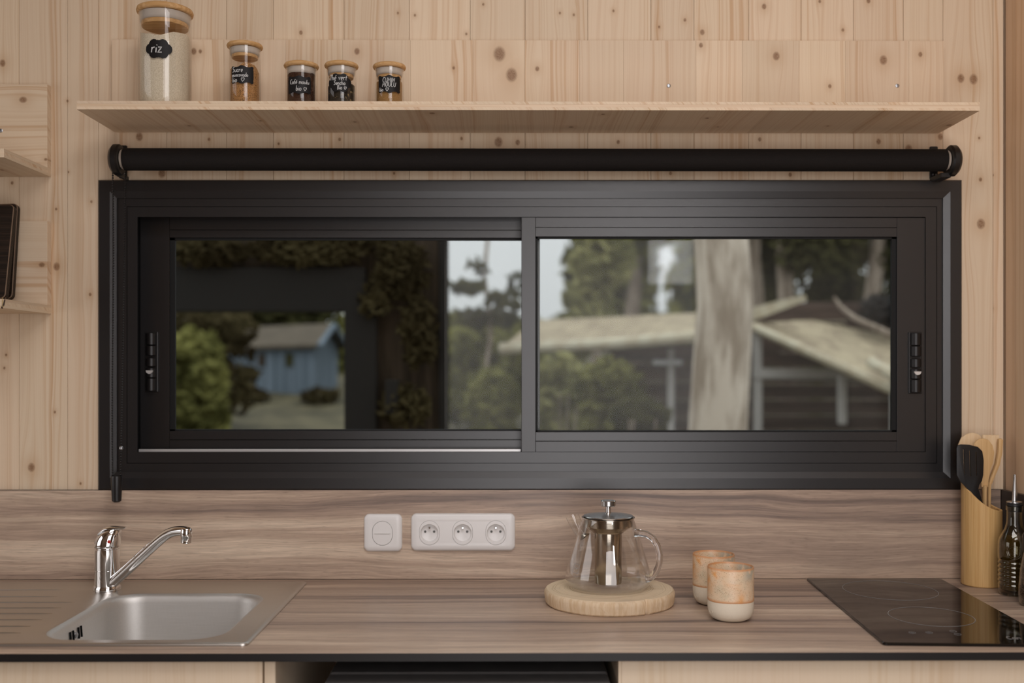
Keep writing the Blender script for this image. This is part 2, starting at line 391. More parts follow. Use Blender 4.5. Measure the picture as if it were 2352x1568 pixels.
def mk_slice():
    m = NT('log_slice_rings'); v, c = m.coords()
    warp = m.math('MULTIPLY', m.math('SUBTRACT', m.noise(v, 9, 3), .5), .035)
    dx = m.math('ADD', c[0], .012); dy = m.math('SUBTRACT', c[1], .006)
    r = m.math('ADD', m.math('SQRT', m.math('ADD', m.math('MULTIPLY', dx, dx), m.math('MULTIPLY', dy, dy))), warp)
    rings = m.math('SINE', m.math('MULTIPLY', r, 1250.0))
    amp = m.step(m.noise(m.vec(m.math('MULTIPLY', r, 60), 0, 0), 1, 2), .42, .62)
    f = m.math('MULTIPLY', m.step(rings, -.2, .9), amp)
    col = m.mix(m.math('MULTIPLY', f, .55), (.69, .55, .38), (.46, .34, .21))
    st = m.noise(m.vec(m.math('MULTIPLY', c[0], 160), m.math('MULTIPLY', c[1], 160), m.math('MULTIPLY', c[2], 14)), 1, 4, .6)
    side = m.mix(m.step(st, .38, .66), (.62, .45, .28), (.72, .57, .40))
    g = m.new('NewGeometry'); sp = m.new('SeparateXYZ'); m.t.links.new(g.outputs['Normal'], sp.inputs[0])
    col = m.mix(m.step(sp.outputs[2], .35, .7), side, col)
    col = m.mix(m.math('MULTIPLY', m.step(m.noise(v, 26, 3), .58, .72), .18), col, (.40, .33, .26))
    m.bsdf(col, .75, 0, .25, m.bump(m.math('ADD', f, st), .35, .0012)); return m.m
M['slice'] = mk_slice()
def mk_hob():
    m = NT('black_ceramic_glass'); v, c = m.coords()
    m.bsdf((.005, .0045, .004), .045, 0, .42, None); return m.m
M['hob'] = mk_hob()
M['hob_mark'] = plain('grey_hob_print', (.28, .27, .26), .5)
M['fridge'] = plain('black_appliance_metal', (.13, .12, .115), .55, 0, .4, .2, 40)
M['floor'] = spruce('oak_floor', 'x', 'y', 'z', light=(.26, .18, .11), dark=(.16, .10, .06), knots=0)
M['ceil'] = spruce('spruce_ceiling', 'y', 'x', 'z', light=(.40, .31, .22), dark=(.26, .18, .11), knots=0)
M['room'] = spruce('brown_room_boards', 'z', 'x', 'y', light=(.22, .16, .11), dark=(.13, .09, .055), knots=0)
# outside
M['bark'] = streaky('pale_bark', (.36, .29, .225), (.70, .61, .51), 'z', 14, 2.2, .95, .36, .6)
M['bark2'] = streaky('grey_bark', (.22, .17, .13), (.40, .33, .27), 'z', 20, 2, .95)
M['old_wood'] = streaky('weathered_dark_boards', (.028, .020, .013), (.058, .042, .029), 'z', 20, 1.2, .9)
M['old_beam'] = plain('blackened_beam', (.0055, .0042, .003), .9)
M['shed_wood'] = streaky('reddish_dark_boards', (.055, .036, .028), (.11, .072, .056), 'x', 16, 1, .9)
M['grey_post'] = plain('silver_grey_timber', (.50, .48, .46), .85, 0, .2, .15, 8)
M['moss_roof'] = grainy('mossy_roof', (.30, .24, .165), (.44, .37, .25), 7, 1, .4, .6)
M['moss_pale'] = grainy('mossy_edge', (.50, .43, .31), (.60, .55, .42), 8, 1, .4, .6)
M['blue'] = streaky('faded_blue_boards', (.105, .135, .165), (.15, .185, .225), 'z', 8, .4, .85)
M['blue_roof'] = plain('brown_mossy_roofing', (.085, .068, .048), .8, 0, .2, .3, 4)
M['grass'] = grainy('rough_grass', (.050, .044, .024), (.105, .090, .050), 2.2, 1, .35, .65)
M['leaf'] = leaf_mat('mid_green_leaves', (.06, .06, .019), (.30, .29, .10), 2.5)
M['leaf_dk'] = leaf_mat('dark_leaves', (.040, .042, .018), (.10, .095, .040), 2.2)
M['leaf_br'] = leaf_mat('pale_leaves', (.14, .14, .055), (.42, .40, .18), 2.6)
M['leaf_ol'] = leaf_mat('olive_brown_leaves', (.036, .027, .014), (.095, .078, .038), 1.6)

# ------------------------------------------------------------------ the setting
YS = 2.198        # face of the backsplash
YB = 2.208        # face of the wooden wall
ZT = 0.8997       # worktop surface
XR = 1.0655       # wooden wall on the right
CEIL = 3.00; XL = -2.4; XE = 2.4; YE = -0.30
fl = B().box(XL - .1, XE + .1, YE - .1, YB + .1, -.06, 0).obj('floor', M['floor']); fl['kind'] = 'structure'
ce = B().box(XL - .1, XE + .1, YE - .1, YB + .1, CEIL, CEIL + .06).obj('ceiling', M['ceil']); ce['kind'] = 'structure'
wl = B().box(XL - .08, XL, YE, YB, 0, CEIL).obj('wall_left', M['room']); wl['kind'] = 'structure'
we = B().box(XE, XE + .08, YE, YB, 0, CEIL).obj('wall_east', M['room']); we['kind'] = 'structure'
bb = B(); dx0, dx1 = -.30, .86; y_a, y_b, y_c = YE - .06, YE + .02, YE - .03
for x0_, x1_, z0_, z1_ in ((XL, dx0, 0, CEIL), (dx1, XE, 0, 2.34), (1.08, XE, 2.34, CEIL), (dx0, dx1, 2.10, 2.34), (dx0, .02, 2.34, CEIL), (.02, 1.08, 2.90, CEIL)): bb.box(x0_, x1_, y_a, y_b, z0_, z1_)
bb.box(dx0, 1.08, y_a, y_c, 0, 2.95); bb.box(dx0, dx1, y_c, y_b, 0, .45)
wr = bb.obj('wall_rear', M['room']); wr['kind'] = 'structure'
d1 = structure('door_1', (.28, YE + .05, 0))
for x in (dx0, dx1 - .04): B().box(x, x + .04, YE + .03, YE + .055, 0, 2.10, .004).obj('door_stile', M['anth'], d1)
for z in (0, 2.06): B().box(dx0, dx1, YE + .03, YE + .055, z, z + .04, .004).obj('door_rail', M['anth'], d1)

# window geometry in photograph pixels (left, right, top, bottom)
R0 = (226, 2209, 413.5, 1124); R1 = (252, 2183, 439, 1098); R2 = (268, 2166, 455, 1083); R3 = (291, 2152, 474, 1064); R4 = (316, 2126, 498, 1038)
def rect(rc, Y): return (PX(rc[0], Y), PX(rc[1], Y), PZ(rc[2], Y), PZ(rc[3], Y))
YC = 2.1965; YF = 2.203
wx0, wx1, wz1, wz0 = rect(R1, YB)
# core of the back wall around the opening, and its planks
wb = structure('wall_back')
cb = B(); y0, y1 = YB + .02, YB + .11
cb.box(XL, wx0, y0, y1, 0, CEIL); cb.box(wx1, XE, y0, y1, 0, CEIL); cb.box(wx0, wx1, y0, y1, wz1, CEIL); cb.box(wx0, wx1, y0, y1, 0, wz0)
cb.obj('wall_core', M['spr_plain'], wb)
KN = [  # knots seen in the photograph: px, py, radius in px
 (130, 612, 11), (72, 1073, 12), (129, 480, 4), (210, 463, 4), (207, 676, 5), (126, 946, 4), (155, 232, 4), (157, 395, 3), (320, 314, 12), (372, 398, 12),
 (691, 75, 6), (914, 30, 4), (953, 35, 4), (1071, 78, 4), (1110, 10, 4), (1286, 30, 4), (1318, 34, 4), (1409, 25, 4), (1514, 62, 4), (1573, 46, 5), (1613, 74, 8), (1755, 15, 8), (1936, 69, 5), (1883, 3, 5), (1995, 2, 7),
 (2207, 180, 12), (2236, 182, 14), (2249, 317, 4), (2252, 412, 6), (2253, 514, 14), (2160, 314, 9), (2087, 342, 12), (2018, 325, 8), (1145, 326, 14), (1189, 327, 8), (1060, 318, 5), (1420, 326, 6), (1815, 401, 6), (1745, 320, 6), (780, 320, 5),
 (2245, 710, 4), (2279, 708, 4), (2280, 402, 4), (185, 1110, 4), (14, 815, 4), (10, 845, 4), (197, 760, 6), (6, 145, 10), (2345, 22, 9), (2335, 322, 8), (28, 420, 5), (140, 14, 4), (1540, 398, 5), (905, 398, 4), (480, 320, 5), (640, 330, 4)]
bounds = [-700, -560, -420, -290, -160, -60, 44, 155, 226, 383, 520, 628, 790, 940, 1080, 1206, 1350, 1495, 1594, 1720, 1840, 1960, 2075, 2166, 2281, 2313]
def give_knots(o, x0, x1, z0, z1, Y=YB, off=(0, 0), knots=KN, cap=5):
    k = 0
    for px, py, r in knots:
        p = P(px, py, Y)
        if x0 - .006 < p.x < x1 + .006 and z0 < p.z < z1 and k < cap:
            o['k%d' % k] = (p.x - off[0], p.z - off[1], r * Y / FPX * .85); k += 1
for a, b in zip(bounds, bounds[1:]):
    x0, x1 = PX(a, YB) + .0003, PX(b, YB) - .0003
    if b == 2313: x1 = XR - .0002
    if a < 226 or b > 2200: spans = [(ZT + .02, CEIL)]
    else: spans = [(wz1, CEIL)]
    for z0, z1 in spans:
        o = B().box(x0, x1, YB, YB + .02, z0, z1, .0006).obj('plank', M['spr_wall'], wb); give_knots(o, x0, x1, z0, z1)
for b in list(wb.children):
    pass
# wall on the right of the hob: a partition of narrow boards
wrr = structure('wall_right')
B().box(XR + .015, XR + .09, 1.25, YB + .02, 0, CEIL).obj('wall_core', M['spr_side'], wrr)
ys = [YB, 2.155, 2.095, 1.99, 1.87, 1.75, 1.62, 1.50, 1.38, 1.25]
for i, (a, b) in enumerate(zip(ys, ys[1:])):
    o = B().box(XR + (.004 if i == 0 else 0), XR + .016, b + .0005, a - .0005, ZT + .02, CEIL, .001).obj('plank', M['spr_side'], wrr)

# ------------------------------------------------------------------ window
win = structure('window_1', (PX(1217, YF), YF, wz0))
def frame_ring(name, prof, mat, parent):
    """four mitred bars; prof = list of (pixel rect, Y)"""
    cs = [[(r[0], r[2]), (r[1], r[2]), (r[1], r[3]), (r[0], r[3])] for r, _ in prof]
    out = []
    for k in range(4):
        la, lb = [], []
        for (r, Y), c in zip(prof, cs):
            p = P(c[k][0], c[k][1], Y); q = P(c[(k + 1) % 4][0], c[(k + 1) % 4][1], Y); la.append(p); lb.append(q)
        out.append(B().loft([la, lb]).obj(name, mat, parent))
    return out
g = (R1[0] + 3, R1[1] - 3, R1[2] + 3, R1[3] - 3)
frame_ring('casing', [(R0, YB + .001), (R0, YC + .002), ((R0[0] + 2, R0[1] - 2, R0[2] + 2, R0[3] - 2), YC), (R1, YC), (R2, YF - .003), (R2, YB + .02), (g, YB + .02), (g, YB + .001)], M['anth'], win)
frame_ring('frame_band', [(R2, YB + .010), (R2, YF), (R3, YF), (R3, YB + .010)], M['anth'], win)
frame_ring('frame_bar', [(R2, YB + .10), (R2, YB + .0105), ((R3[0] + 1.3, R3[1] - 1.3, R3[2] + 1.3, R3[3] - 1.3), YB + .0105), ((R3[0] + 1.3, R3[1] - 1.3, R3[2] + 1.3, R3[3] - 1.3), YF - .0015), (R4, YF - .0015), (R4, YB + .10)], M['anth'], win)
frame_ring('frame_stop', [(R4, 2.285), (R4, 2.279), ((R4[0] + 46, R4[1] - 40, R4[2] + 30, R4[3] - 26), 2.279), ((R4[0] + 46, R4[1] - 40, R4[2] + 30, R4[3] - 26), 2.285)], M['anth_dk'], win)
def bar(name, x0, x1, t, b_, Y, depth, parent, mat='anth', bev=.0004):
    return B().box(PX(x0, Y), PX(x1, Y), Y, Y + depth, PZ(b_, Y), PZ(t, Y), bev).obj(name, M[mat], parent)
# left sash runs in the rear track
YL = 2.246
bar('sash_stile', 322, 389, 490, 1040, YL, .03, win)
bar('sash_rail', 389.6, 1225, 490, 528, YL, .03, win); bar('glazing_bead', 389.6, 1225, 528.8, 546, YL, .024, win)
bar('sash_rail', 389.6, 1225, 1010, 1040, YL, .03, win); bar('glazing_bead', 389.6, 1225, 989, 1009, YL, .024, win)
bar('gasket', 390, 402, 546, 989, YL + .005, .008, win, 'rubber', 0)
bar('gasket', 390, 1225, 546, 552, YL + .005, .008, win, 'rubber', 0); bar('gasket', 390, 1225, 985.5, 989, YL + .005, .008, win, 'rubber', 0)
bar('sash_stile', 1200, 1240, 490, 1040, YL + .001, .03, win)
bar('pane', 400, 1202, 549, 988, YL + .014, .006, win, 'glass_pane', 0)
bar('track', 318, 1196.5, 1031, 1037.5, 2.222, .006, win, 'alu', .0008)
# right sash in the front track
YRS = 2.2045
bar('meeting_stile', 1198, 1230, 499, 1037.5, YF - .004, .035, win)
bar('sash_rail', 1230.4, 2060, 499, 521.6, YRS, .03, win); bar('glazing_bead', 1230.4, 2060, 522.4, 543, YRS + .001, .03, win)
bar('sash_rail', 1230.4, 2060, 1013.4, 1037.5, YRS, .03, win); bar('glazing_bead', 1230.4, 2060, 992, 1012.4, YRS + .001, .03, win)
bar('sash_stile', 2060.5, 2125, 499, 1037.5, YRS, .03, win)
bar('gasket', 1230, 1235, 543, 992, YRS + .006, .008, win, 'rubber', 0); bar('gasket', 2048, 2060.5, 543, 992, YRS + .006, .008, win, 'rubber', 0)
bar('gasket', 1230, 2060, 543, 548, YRS + .006, .008, win, 'rubber', 0); bar('gasket', 1230, 2060, 988, 992, YRS + .006, .008, win, 'rubber', 0)
bar('pane', 1232, 2052, 545, 991, YRS + .016, .006, win, 'glass_pane', 0)
# insect screen outside the sashes: woven mesh, mostly open
def mk_screen():
    m = NT('insect_mesh'); v, c = m.coords()
    a = m.math('SINE', m.math('MULTIPLY', c[0], 2 * PI / .0027)); b = m.math('SINE', m.math('MULTIPLY', c[2], 2 * PI / .0027))
    f = m.math('MAXIMUM', m.step(a, .55, .95), m.step(b, .55, .95))
    d = m.new('BsdfDiffuse'); d.inputs[0].default_value = (.30, .29, .28, 1); t = m.new('BsdfTransparent'); mx = m.new('MixShader')
    m.set(mx.inputs[0], m.math('MULTIPLY_ADD', f, .07, .06)); m.t.links.new(t.outputs[0], mx.inputs[1]); m.t.links.new(d.outputs[0], mx.inputs[2]); m.t.links.new(mx.outputs[0], m.out.inputs[0]); return m.m
M['screen'] = mk_screen()
B().box(PX(1020, 2.29), PX(2075, 2.29), 2.298, 2.299, PZ(1000, 2.29), PZ(535, 2.29)).obj('insect_screen', M['screen'], win)
def window_handle(px, Y, y0, y1):
    x = PX(px, Y); z0, z1 = PZ(y1, Y), PZ(y0, Y); w = .0145
    h = B().box(x - w, x + w, Y - .004, Y + .001, z0, z1, .0015, 2).obj('handle', M['blk'], win)
    L = z1 - z0
    segs = [(0.02, .23), (.24, .40), (.425, .565), (.605, .77), (.78, .98)]
    for a, b_ in segs:
        B().lathe([(.009, z0 + L * a), (.0115, z0 + L * a + .001), (.0115, z0 + L * b_ - .001), (.009, z0 + L * b_)], (x, Y - .004, 0), 24).obj('handle_segment', M['blk'], h, True)
    pts = [(x + .0075 * math.cos(R(180 + 180 * k / 12)), z0 + L * .36 + .0075 * math.sin(R(180 + 180 * k / 12))) for k in range(13)]
    part_label(B().prism(pts, Y - .0175, Y - .012).obj('lock_indicator', M['alu'], h), 'small white half-moon lock indicator')
window_handle(349, YL, 762, 900); window_handle(2101, YRS, 762, 904)

# ------------------------------------------------------------------ roller blind above the window
YT = 2.150
bz = PZ(367, YT); br = (PZ(341.5, YT) - PZ(392.5, YT)) / 2
bl = thing('roller_blind', 'black roller blind rolled up above the dark window', 'blind', (0, YB, bz))
bx0, bx1 = PX(287, YT), PX(2170, YT)
B().lathe([(br, bx0), (br, bx1)], (0, YT, bz), 48, 'x').obj('fabric_roll', M['fabric'], bl, True)
for s, x in ((-1, bx0), (1, bx1)):
    part_label(B().lathe([(br * .86, x - .006), (br * .9, x - .004), (br * .9, x + .004), (br * .86, x + .006)], (0, YT, bz), 40, 'x').obj('tube_end', M['tube_end'], bl, True), 'pale ring at the end of the roll')
    cr = .0325
    pr = [(.010, x + s * .0070), (cr - .003, x + s * .0070), (cr, x + s * .010), (cr, x + s * .020), (cr - .006, x + s * .026), (.006, x + s * .027)]
    B().lathe(pr, (0, YT, bz - .001), 44, 'x').obj('end_cover', M['blk'], bl, True)
    xc = PX(284 if s < 0 else 2143, YB) ; w = .0085
    B().box(xc - w, xc + w, YB - .006, YB - .0002, PZ(411, YB), PZ(336, YB), .0015).obj('bracket', M['blk'], bl)
    xa, xb = sorted((x + s * .012, xc - s * w))
    B().box(xa, xb, YT - .004, YB - .003, bz - cr - .004, bz - cr + .006, .001).obj('bracket_arm', M['blk'], bl)
    for q in (-.003, .004):
        B().lathe([(.002, 0), (.002, .0015), (.001, .002)], (xc + q, YB - .0075, PZ(401, YB)), 10, 'y').obj('bracket_screw', M['zinc'], bl, True)
# bead chain, its connector and the weight at the bottom
def bead(b, p, r):
    b.lathe([(r * .3, -r * .95), (r * .8, -r * .6), (r, 0), (r * .8, r * .6), (r * .3, r * .95)], p, 6)
ch = B(); YCH = 2.148; step = .0054
xa, xb = PX(259, YCH), PX(281, YCH); zt, zb = PZ(398, YCH), PZ(1096, YCH)
n = int((zt - zb) / step)
for i in range(n):
    z = zt - i * step
    bead(ch, (xa + .0012 * math.sin(i * .05), YCH, z), .0021); bead(ch, (xb - (.004 * i / n), YCH + .018 * (1 - i / n), z), .0021)
ch.tube([(xa, YCH, zt + .006), (xa, YCH, zb)], .0007, 5); ch.tube([(xb, YCH + .018, zt + .006), (xb - .004, YCH, zb)], .0007, 5)
co = ch.obj('bead_chain', M['blk'], bl, True); co['kind'] = 'stuff'
xw = PX(268, YCH)
B().lathe([(.006, PZ(1152, YCH)), (.0095, PZ(1149, YCH)), (.0105, PZ(1125, YCH)), (.0120, PZ(1098, YCH)), (.0112, PZ(1092, YCH)), (.006, PZ(1091, YCH))], (xw, YCH, 0), 24).obj('chain_weight', M['blk'], bl, True)
part_label(B().lathe([(.002, -.004), (.004, -.002), (.004, .002), (.002, .004)], (PX(279, YCH), YCH - .001, PZ(1028, YCH)), 12).obj('chain_connector', M['zinc'], bl, True), 'small metal chain connector')

# ------------------------------------------------------------------ wall shelves
def screw(px, py, Y, parent):
    p = P(px, py, Y)
    B().lathe([(.0042, 0.0), (.0042, -.0006), (.0030, -.0014), (.0014, -.0014), (.0012, -.0004)], (p.x, Y, p.z), 16, 'y').obj('screw', M['zinc'], parent, True)
SK = [(1147, 124, 17), (1175, 172, 16), (1234, 158, 6), (1783, 129, 10), (2029, 138, 11), (1906, 198, 5), (1042, 156, 4), (2114, 125, 6), (820, 118, 8), (445, 118, 8), (690, 200, 5), (1610, 104, 6), (460, 118, 5)]
SH = [(386, 274, 9), (760, 275, 6), (1150, 285, 9), (1230, 262, 6), (1815, 268, 7), (1590, 280, 5), (620, 262, 8), (950, 290, 5), (2050, 262, 6), (510, 255, 9)]
def wall_shelf(label, x0, x1, zb, zt, ztop, yf, mat, planks, knots=(), axis='z'):
    t = thing('wall_shelf', label, 'shelf', ((x0 + x1) / 2, YB, zb))
    ym = YB - .019
    for a, b_ in zip(planks, planks[1:]):
        if axis == 'z': o = B().box(a + .0001, b_ - .0001, ym, YB - .0003, zt, ztop, .0004).obj('back_board', M[mat], t)
        else: o = B().box(x0, x1, ym, YB - .0003, a, b_, .0004).obj('back_board', M[mat], t)
        k = 0
        for px, py, r in knots:
            p = P(px, py, ym)
            if axis == 'z' and a < p.x < b_ and k < 5: o['k%d' % k] = (p.x - t.location.x, p.z - t.location.z, r * ym / FPX); k += 1
            if axis == 'x' and a < p.z < b_ and k < 5: o['k%d' % k] = (p.z - t.location.z, p.x - t.location.x, r * ym / FPX); k += 1
    th = zt - zb
    # three-ply shelf board: grain of the faces runs in depth, the middle ply lengthwise
    ys0 = yf; yb = YB - .0005
    n = max(2, int(round((x1 - x0) / .19))); e = [x0 + (x1 - x0) * i / n for i in range(n + 1)]
    rr = random.Random(int(zb * 1000))
    for i in range(1, n): e[i] += rr.uniform(-.035, .035)
    for a, b_ in zip(e, e[1:]):
        o = B().box(a, b_, ys0, yb, zt - .0055, zt).obj('top_ply', M['spr_depth'], t)
        o = B().box(a, b_, ys0, yb, zb, zb + .0055).obj('bottom_ply', M['spr_depth'], t)
        for j in range(rr.choice((1, 1, 2))):
            o['k%d' % j] = (rr.uniform(a, b_) - t.location.x, rr.uniform(yf + .02, YB - .02) - t.location.y, rr.uniform(.003, .008))
    B().box(x0 + .0002, x1 - .0002, ys0 + .0003, yb - .0003, zb + .0055, zt - .0055).obj('middle_ply', M['spr_horz'], t)
    return t
YSH = 2.012
lx0, lx1 = PX(176, YSH), PX(2250.5, YSH)
z_lo, z_hi = PZ(252.6, YSH), PZ(233, YSH)
pl = [lx0] + [PX(q, YB) for q in (438, 520, 660, 790, 945, 1087, 1205, 1330, 1430, 1595, 1700, 1830, 1935, 2080)] + [lx1 + .004]
ls = wall_shelf('long spruce wall shelf above the window with five glass jars', lx0, lx1, z_lo, z_hi, PZ(92, YB - .019), YSH, 'spr_wall', pl, SK)
screw(1536, 197, YB - .019, ls); screw(2061, 197, YB - .019, ls)
ux1 = PX(108.5, YB - .019)
us = wall_shelf('short empty spruce shelf at the upper left, knotty upright back board', -1.62, ux1, 1.7635, 1.7805, PZ(195, YB - .019), 2.003, 'spr_horz', [1.7805, 1.86, PZ(195, YB - .019)], [(53, 229, 9), (105, 366, 4)], 'x')
screw(2, 300, YB - .019, us)
wall_shelf('lower left spruce shelf holding two dark wooden boards', -1.62, ux1, 1.4695, 1.4875, PZ(508, YB - .019), 2.003, 'spr_horz', [1.4875, 1.58, PZ(508, YB - .019)], [(96, 608, 7)], 'x')

# dark boards leaning on the lower left shelf
def dark_board(label, px_t, py_t, px_b, py_b, Yt, Yb, w, th):
    tr = P(px_t, py_t, Yt); brt = P(px_b, py_b, Yb)
    up = (tr - brt); H = up.length; up.normalize(); left = Vector((-1, 0, 0)); left = (left - up * left.dot(up)).normalized(); nrm = left.cross(up).normalized()
    if nrm.y > 0: nrm = -nrm
    t = thing('cutting_board', label, 'board', tuple(brt + left * w / 2))
    out = rrect(0, w, 0, H, .010, 5)
    def at(a, b_, d): return brt + left * a + up * b_ + nrm * d
    ins = rrect(.0016, w - .0016, .0016, H - .0016, .009, 5)
    B().loft([[at(a, b_, 0) for a, b_ in out], [at(a, b_, th - .0015) for a, b_ in out]]).obj('board', M['board_dark'], t)
    B().loft([[at(a, b_, th - .0015) for a, b_ in out], [at(a, b_, th) for a, b_ in ins]], False, False).obj('worn_edge', M['board_edge'], t)
    B().loft([[at(a, b_, th - .0014) for a, b_ in ins], [at(a, b_, th) for a, b_ in ins]]).obj('face', M['board_dark'], t)
    return t
db = dark_board('dark-stained wooden board at the back of the lower left shelf', 47, 471, 34, 689, 2.175, 2.135, .26, .012)
df = dark_board('front dark-stained wooden board with worn pale edge and leather strap', 40, 475, 19, 690.5, 2.140, 2.085, .24, .014)
p0 = P(13, 684, 2.062)
B().tube([P(13, 684, 2.066), P(11, 690, 1.999), P(8, 700, 1.996), P(4, 708, 1.996)], .0022, 6, True, .5).obj('strap', M['strap'], df)
B().tube([P(6, 684, 2.066), P(6, 690, 1.999), P(6, 699, 1.996), P(7, 706, 1.996)], .0022, 6, True, .5).obj('strap', M['strap2'], df)

# ------------------------------------------------------------------ handwriting on curved labels
def arc(cx, cy, rx, ry, a0, a1, n=10): return [(cx + rx * math.cos(R(a0 + (a1 - a0) * i / n)), cy + ry * math.sin(R(a0 + (a1 - a0) * i / n))) for i in range(n + 1)]
G = {
 'r': (.32, [[(0, .5), (.02, 0)], [(.02, .32), (.1, .46), (.27, .5)]]), 'i': (.14, [[(.05, .45), (.05, .03), (.1, 0)], [(.06, .66), (.08, .72)]]),
 'z': (.42, [[(0, .5), (.33, .5), (.02, .02), (.38, .03)]]), 's': (.32, [[(.28, .46), (.15, .52), (.03, .42), (.12, .28), (.26, .16), (.15, .0), (.0, .05)]]),
 'u': (.40, [[(0, .5), (.02, .12), (.13, 0), (.27, .1), (.31, .5), (.33, .03)]]), 'c': (.33, [arc(.16, .25, .16, .25, 50, 310)]),
 'e': (.36, [[(.02, .24), (.28, .28)] + arc(.16, .26, .14, .25, 10, 300)]), 'm': (.56, [[(0, .5), (.01, 0)], [(.01, .33), (.13, .5), (.22, .4), (.23, .02)], [(.23, .35), (.36, .5), (.45, .4), (.48, .0)]]),
 'o': (.38, [arc(.16, .25, .16, .25, 90, 450, 14)]), 'v': (.34, [[(0, .5), (.13, .0), (.28, .52)]]), 'a': (.38, [arc(.15, .25, .15, .25, 40, 330), [(.29, .48), (.29, .08), (.35, .0)]]),
 'd': (.40, [arc(.15, .25, .15, .25, 40, 330), [(.31, .98), (.3, .08), (.36, .0)]]), 'b': (.36, [[(.02, .98), (.03, .02)], arc(.16, .24, .14, .24, 150, -150)]),
 'f': (.27, [[(.26, .92), (.15, .98), (.09, .8), (.08, -.05)], [(-.02, .5), (.22, .52)]]), 'é': (.36, [[(.02, .24), (.28, .28)] + arc(.16, .26, .14, .25, 10, 300), [(.14, .66), (.26, .84)]]),
 'l': (.16, [[(.03, .98), (.03, .06), (.1, 0)]]), 'n': (.38, [[(0, .5), (.01, 0)], [(.01, .33), (.15, .5), (.26, .4), (.29, .0)]]), 't': (.28, [[(.11, .85), (.1, .06), (.2, 0)], [(-.02, .52), (.26, .55)]]),
 'h': (.38, [[(0, .98), (.01, 0)], [(.01, .33), (.15, .5), (.26, .4), (.28, 0)]]), 'S': (.46, [[(.38, .85), (.22, .98), (.04, .82), (.12, .6), (.34, .4), (.3, .1), (.12, 0), (0, .1)]]),
 'C': (.44, [arc(.24, .48, .24, .48, 55, 300)]), 'T': (.46, [[(0, .95), (.46, .98)], [(.22, .96), (.2, 0)]]), 'B': (.42, [[(.02, .96), (.03, 0)], [(.02, .95), (.28, .9), (.28, .62), (.04, .5), (.34, .42), (.34, .1), (.03, 0)]]),
 'U': (.50, [[(0, .9), (.03, .15), (.2, 0), (.36, .15), (.4, .9)]]), 'M': (.58, [[(0, 0), (.06, .9), (.25, .35), (.44, .9), (.5, 0)]]), 'I': (.18, [[(.06, .9), (.06, 0)]]),
 'N': (.50, [[(0, 0), (.03, .9), (.38, .05), (.4, .9)]]), 'O': (.50, [arc(.2, .45, .2, .45, 90, 450, 14)]), 'L': (.40, [[(.02, .9), (.02, .03), (.34, .03)]]),
 '♡': (.60, [[(.25, .0), (.02, .35), (.0, .55), (.12, .68), (.25, .52), (.38, .68), (.5, .55), (.48, .35), (.25, .0)]]), ' ': (.28, [])}
def strokes(text, x, y, h, slant=.12):
    out = []
    for chh in text:
        w, ss = G[chh]
        for st in ss: out.append([(x + (a + b_ * slant) * h, y + b_ * h) for a, b_ in st])
        x += (w + .06) * h
    return out, x
def text_width(text, h): return sum((G[c][0] + .06) * h for c in text)
def ribbon_obj(name, strokes_, width, mapf, mat, parent):
    b = B()
    for st in strokes_:
        pts = [Vector((a, c)) for a, c in st]
        # resample for the curved surface
        q = [pts[0]]
        for p in pts[1:]:
            d = (p - q[-1]).length; k = max(1, int(d / .004)); s0 = q[-1].copy()
            for i in range(1, k + 1): q.append(s0.lerp(p, i / k))
        m = len(q); l = []; r = []
        for i, p in enumerate(q):
            t = (q[min(i + 1, m - 1)] - q[max(i - 1, 0)])
            if t.length < 1e-9: t = Vector((1, 0))
            t.normalize(); nn = Vector((-t.y, t.x)) * width / 2
            l.append(p + nn); r.append(p - nn)
        lo = [mapf(*l[i], .0) for i in range(m)]; ro = [mapf(*r[i], .0) for i in range(m)]
        lt = [mapf(*l[i], .0003) for i in range(m)]; rt = [mapf(*r[i], .0003) for i in range(m)]
        b.loft([[lo[i], lt[i], rt[i], ro[i]] for i in range(m)])
    return b.obj(name, mat, parent)

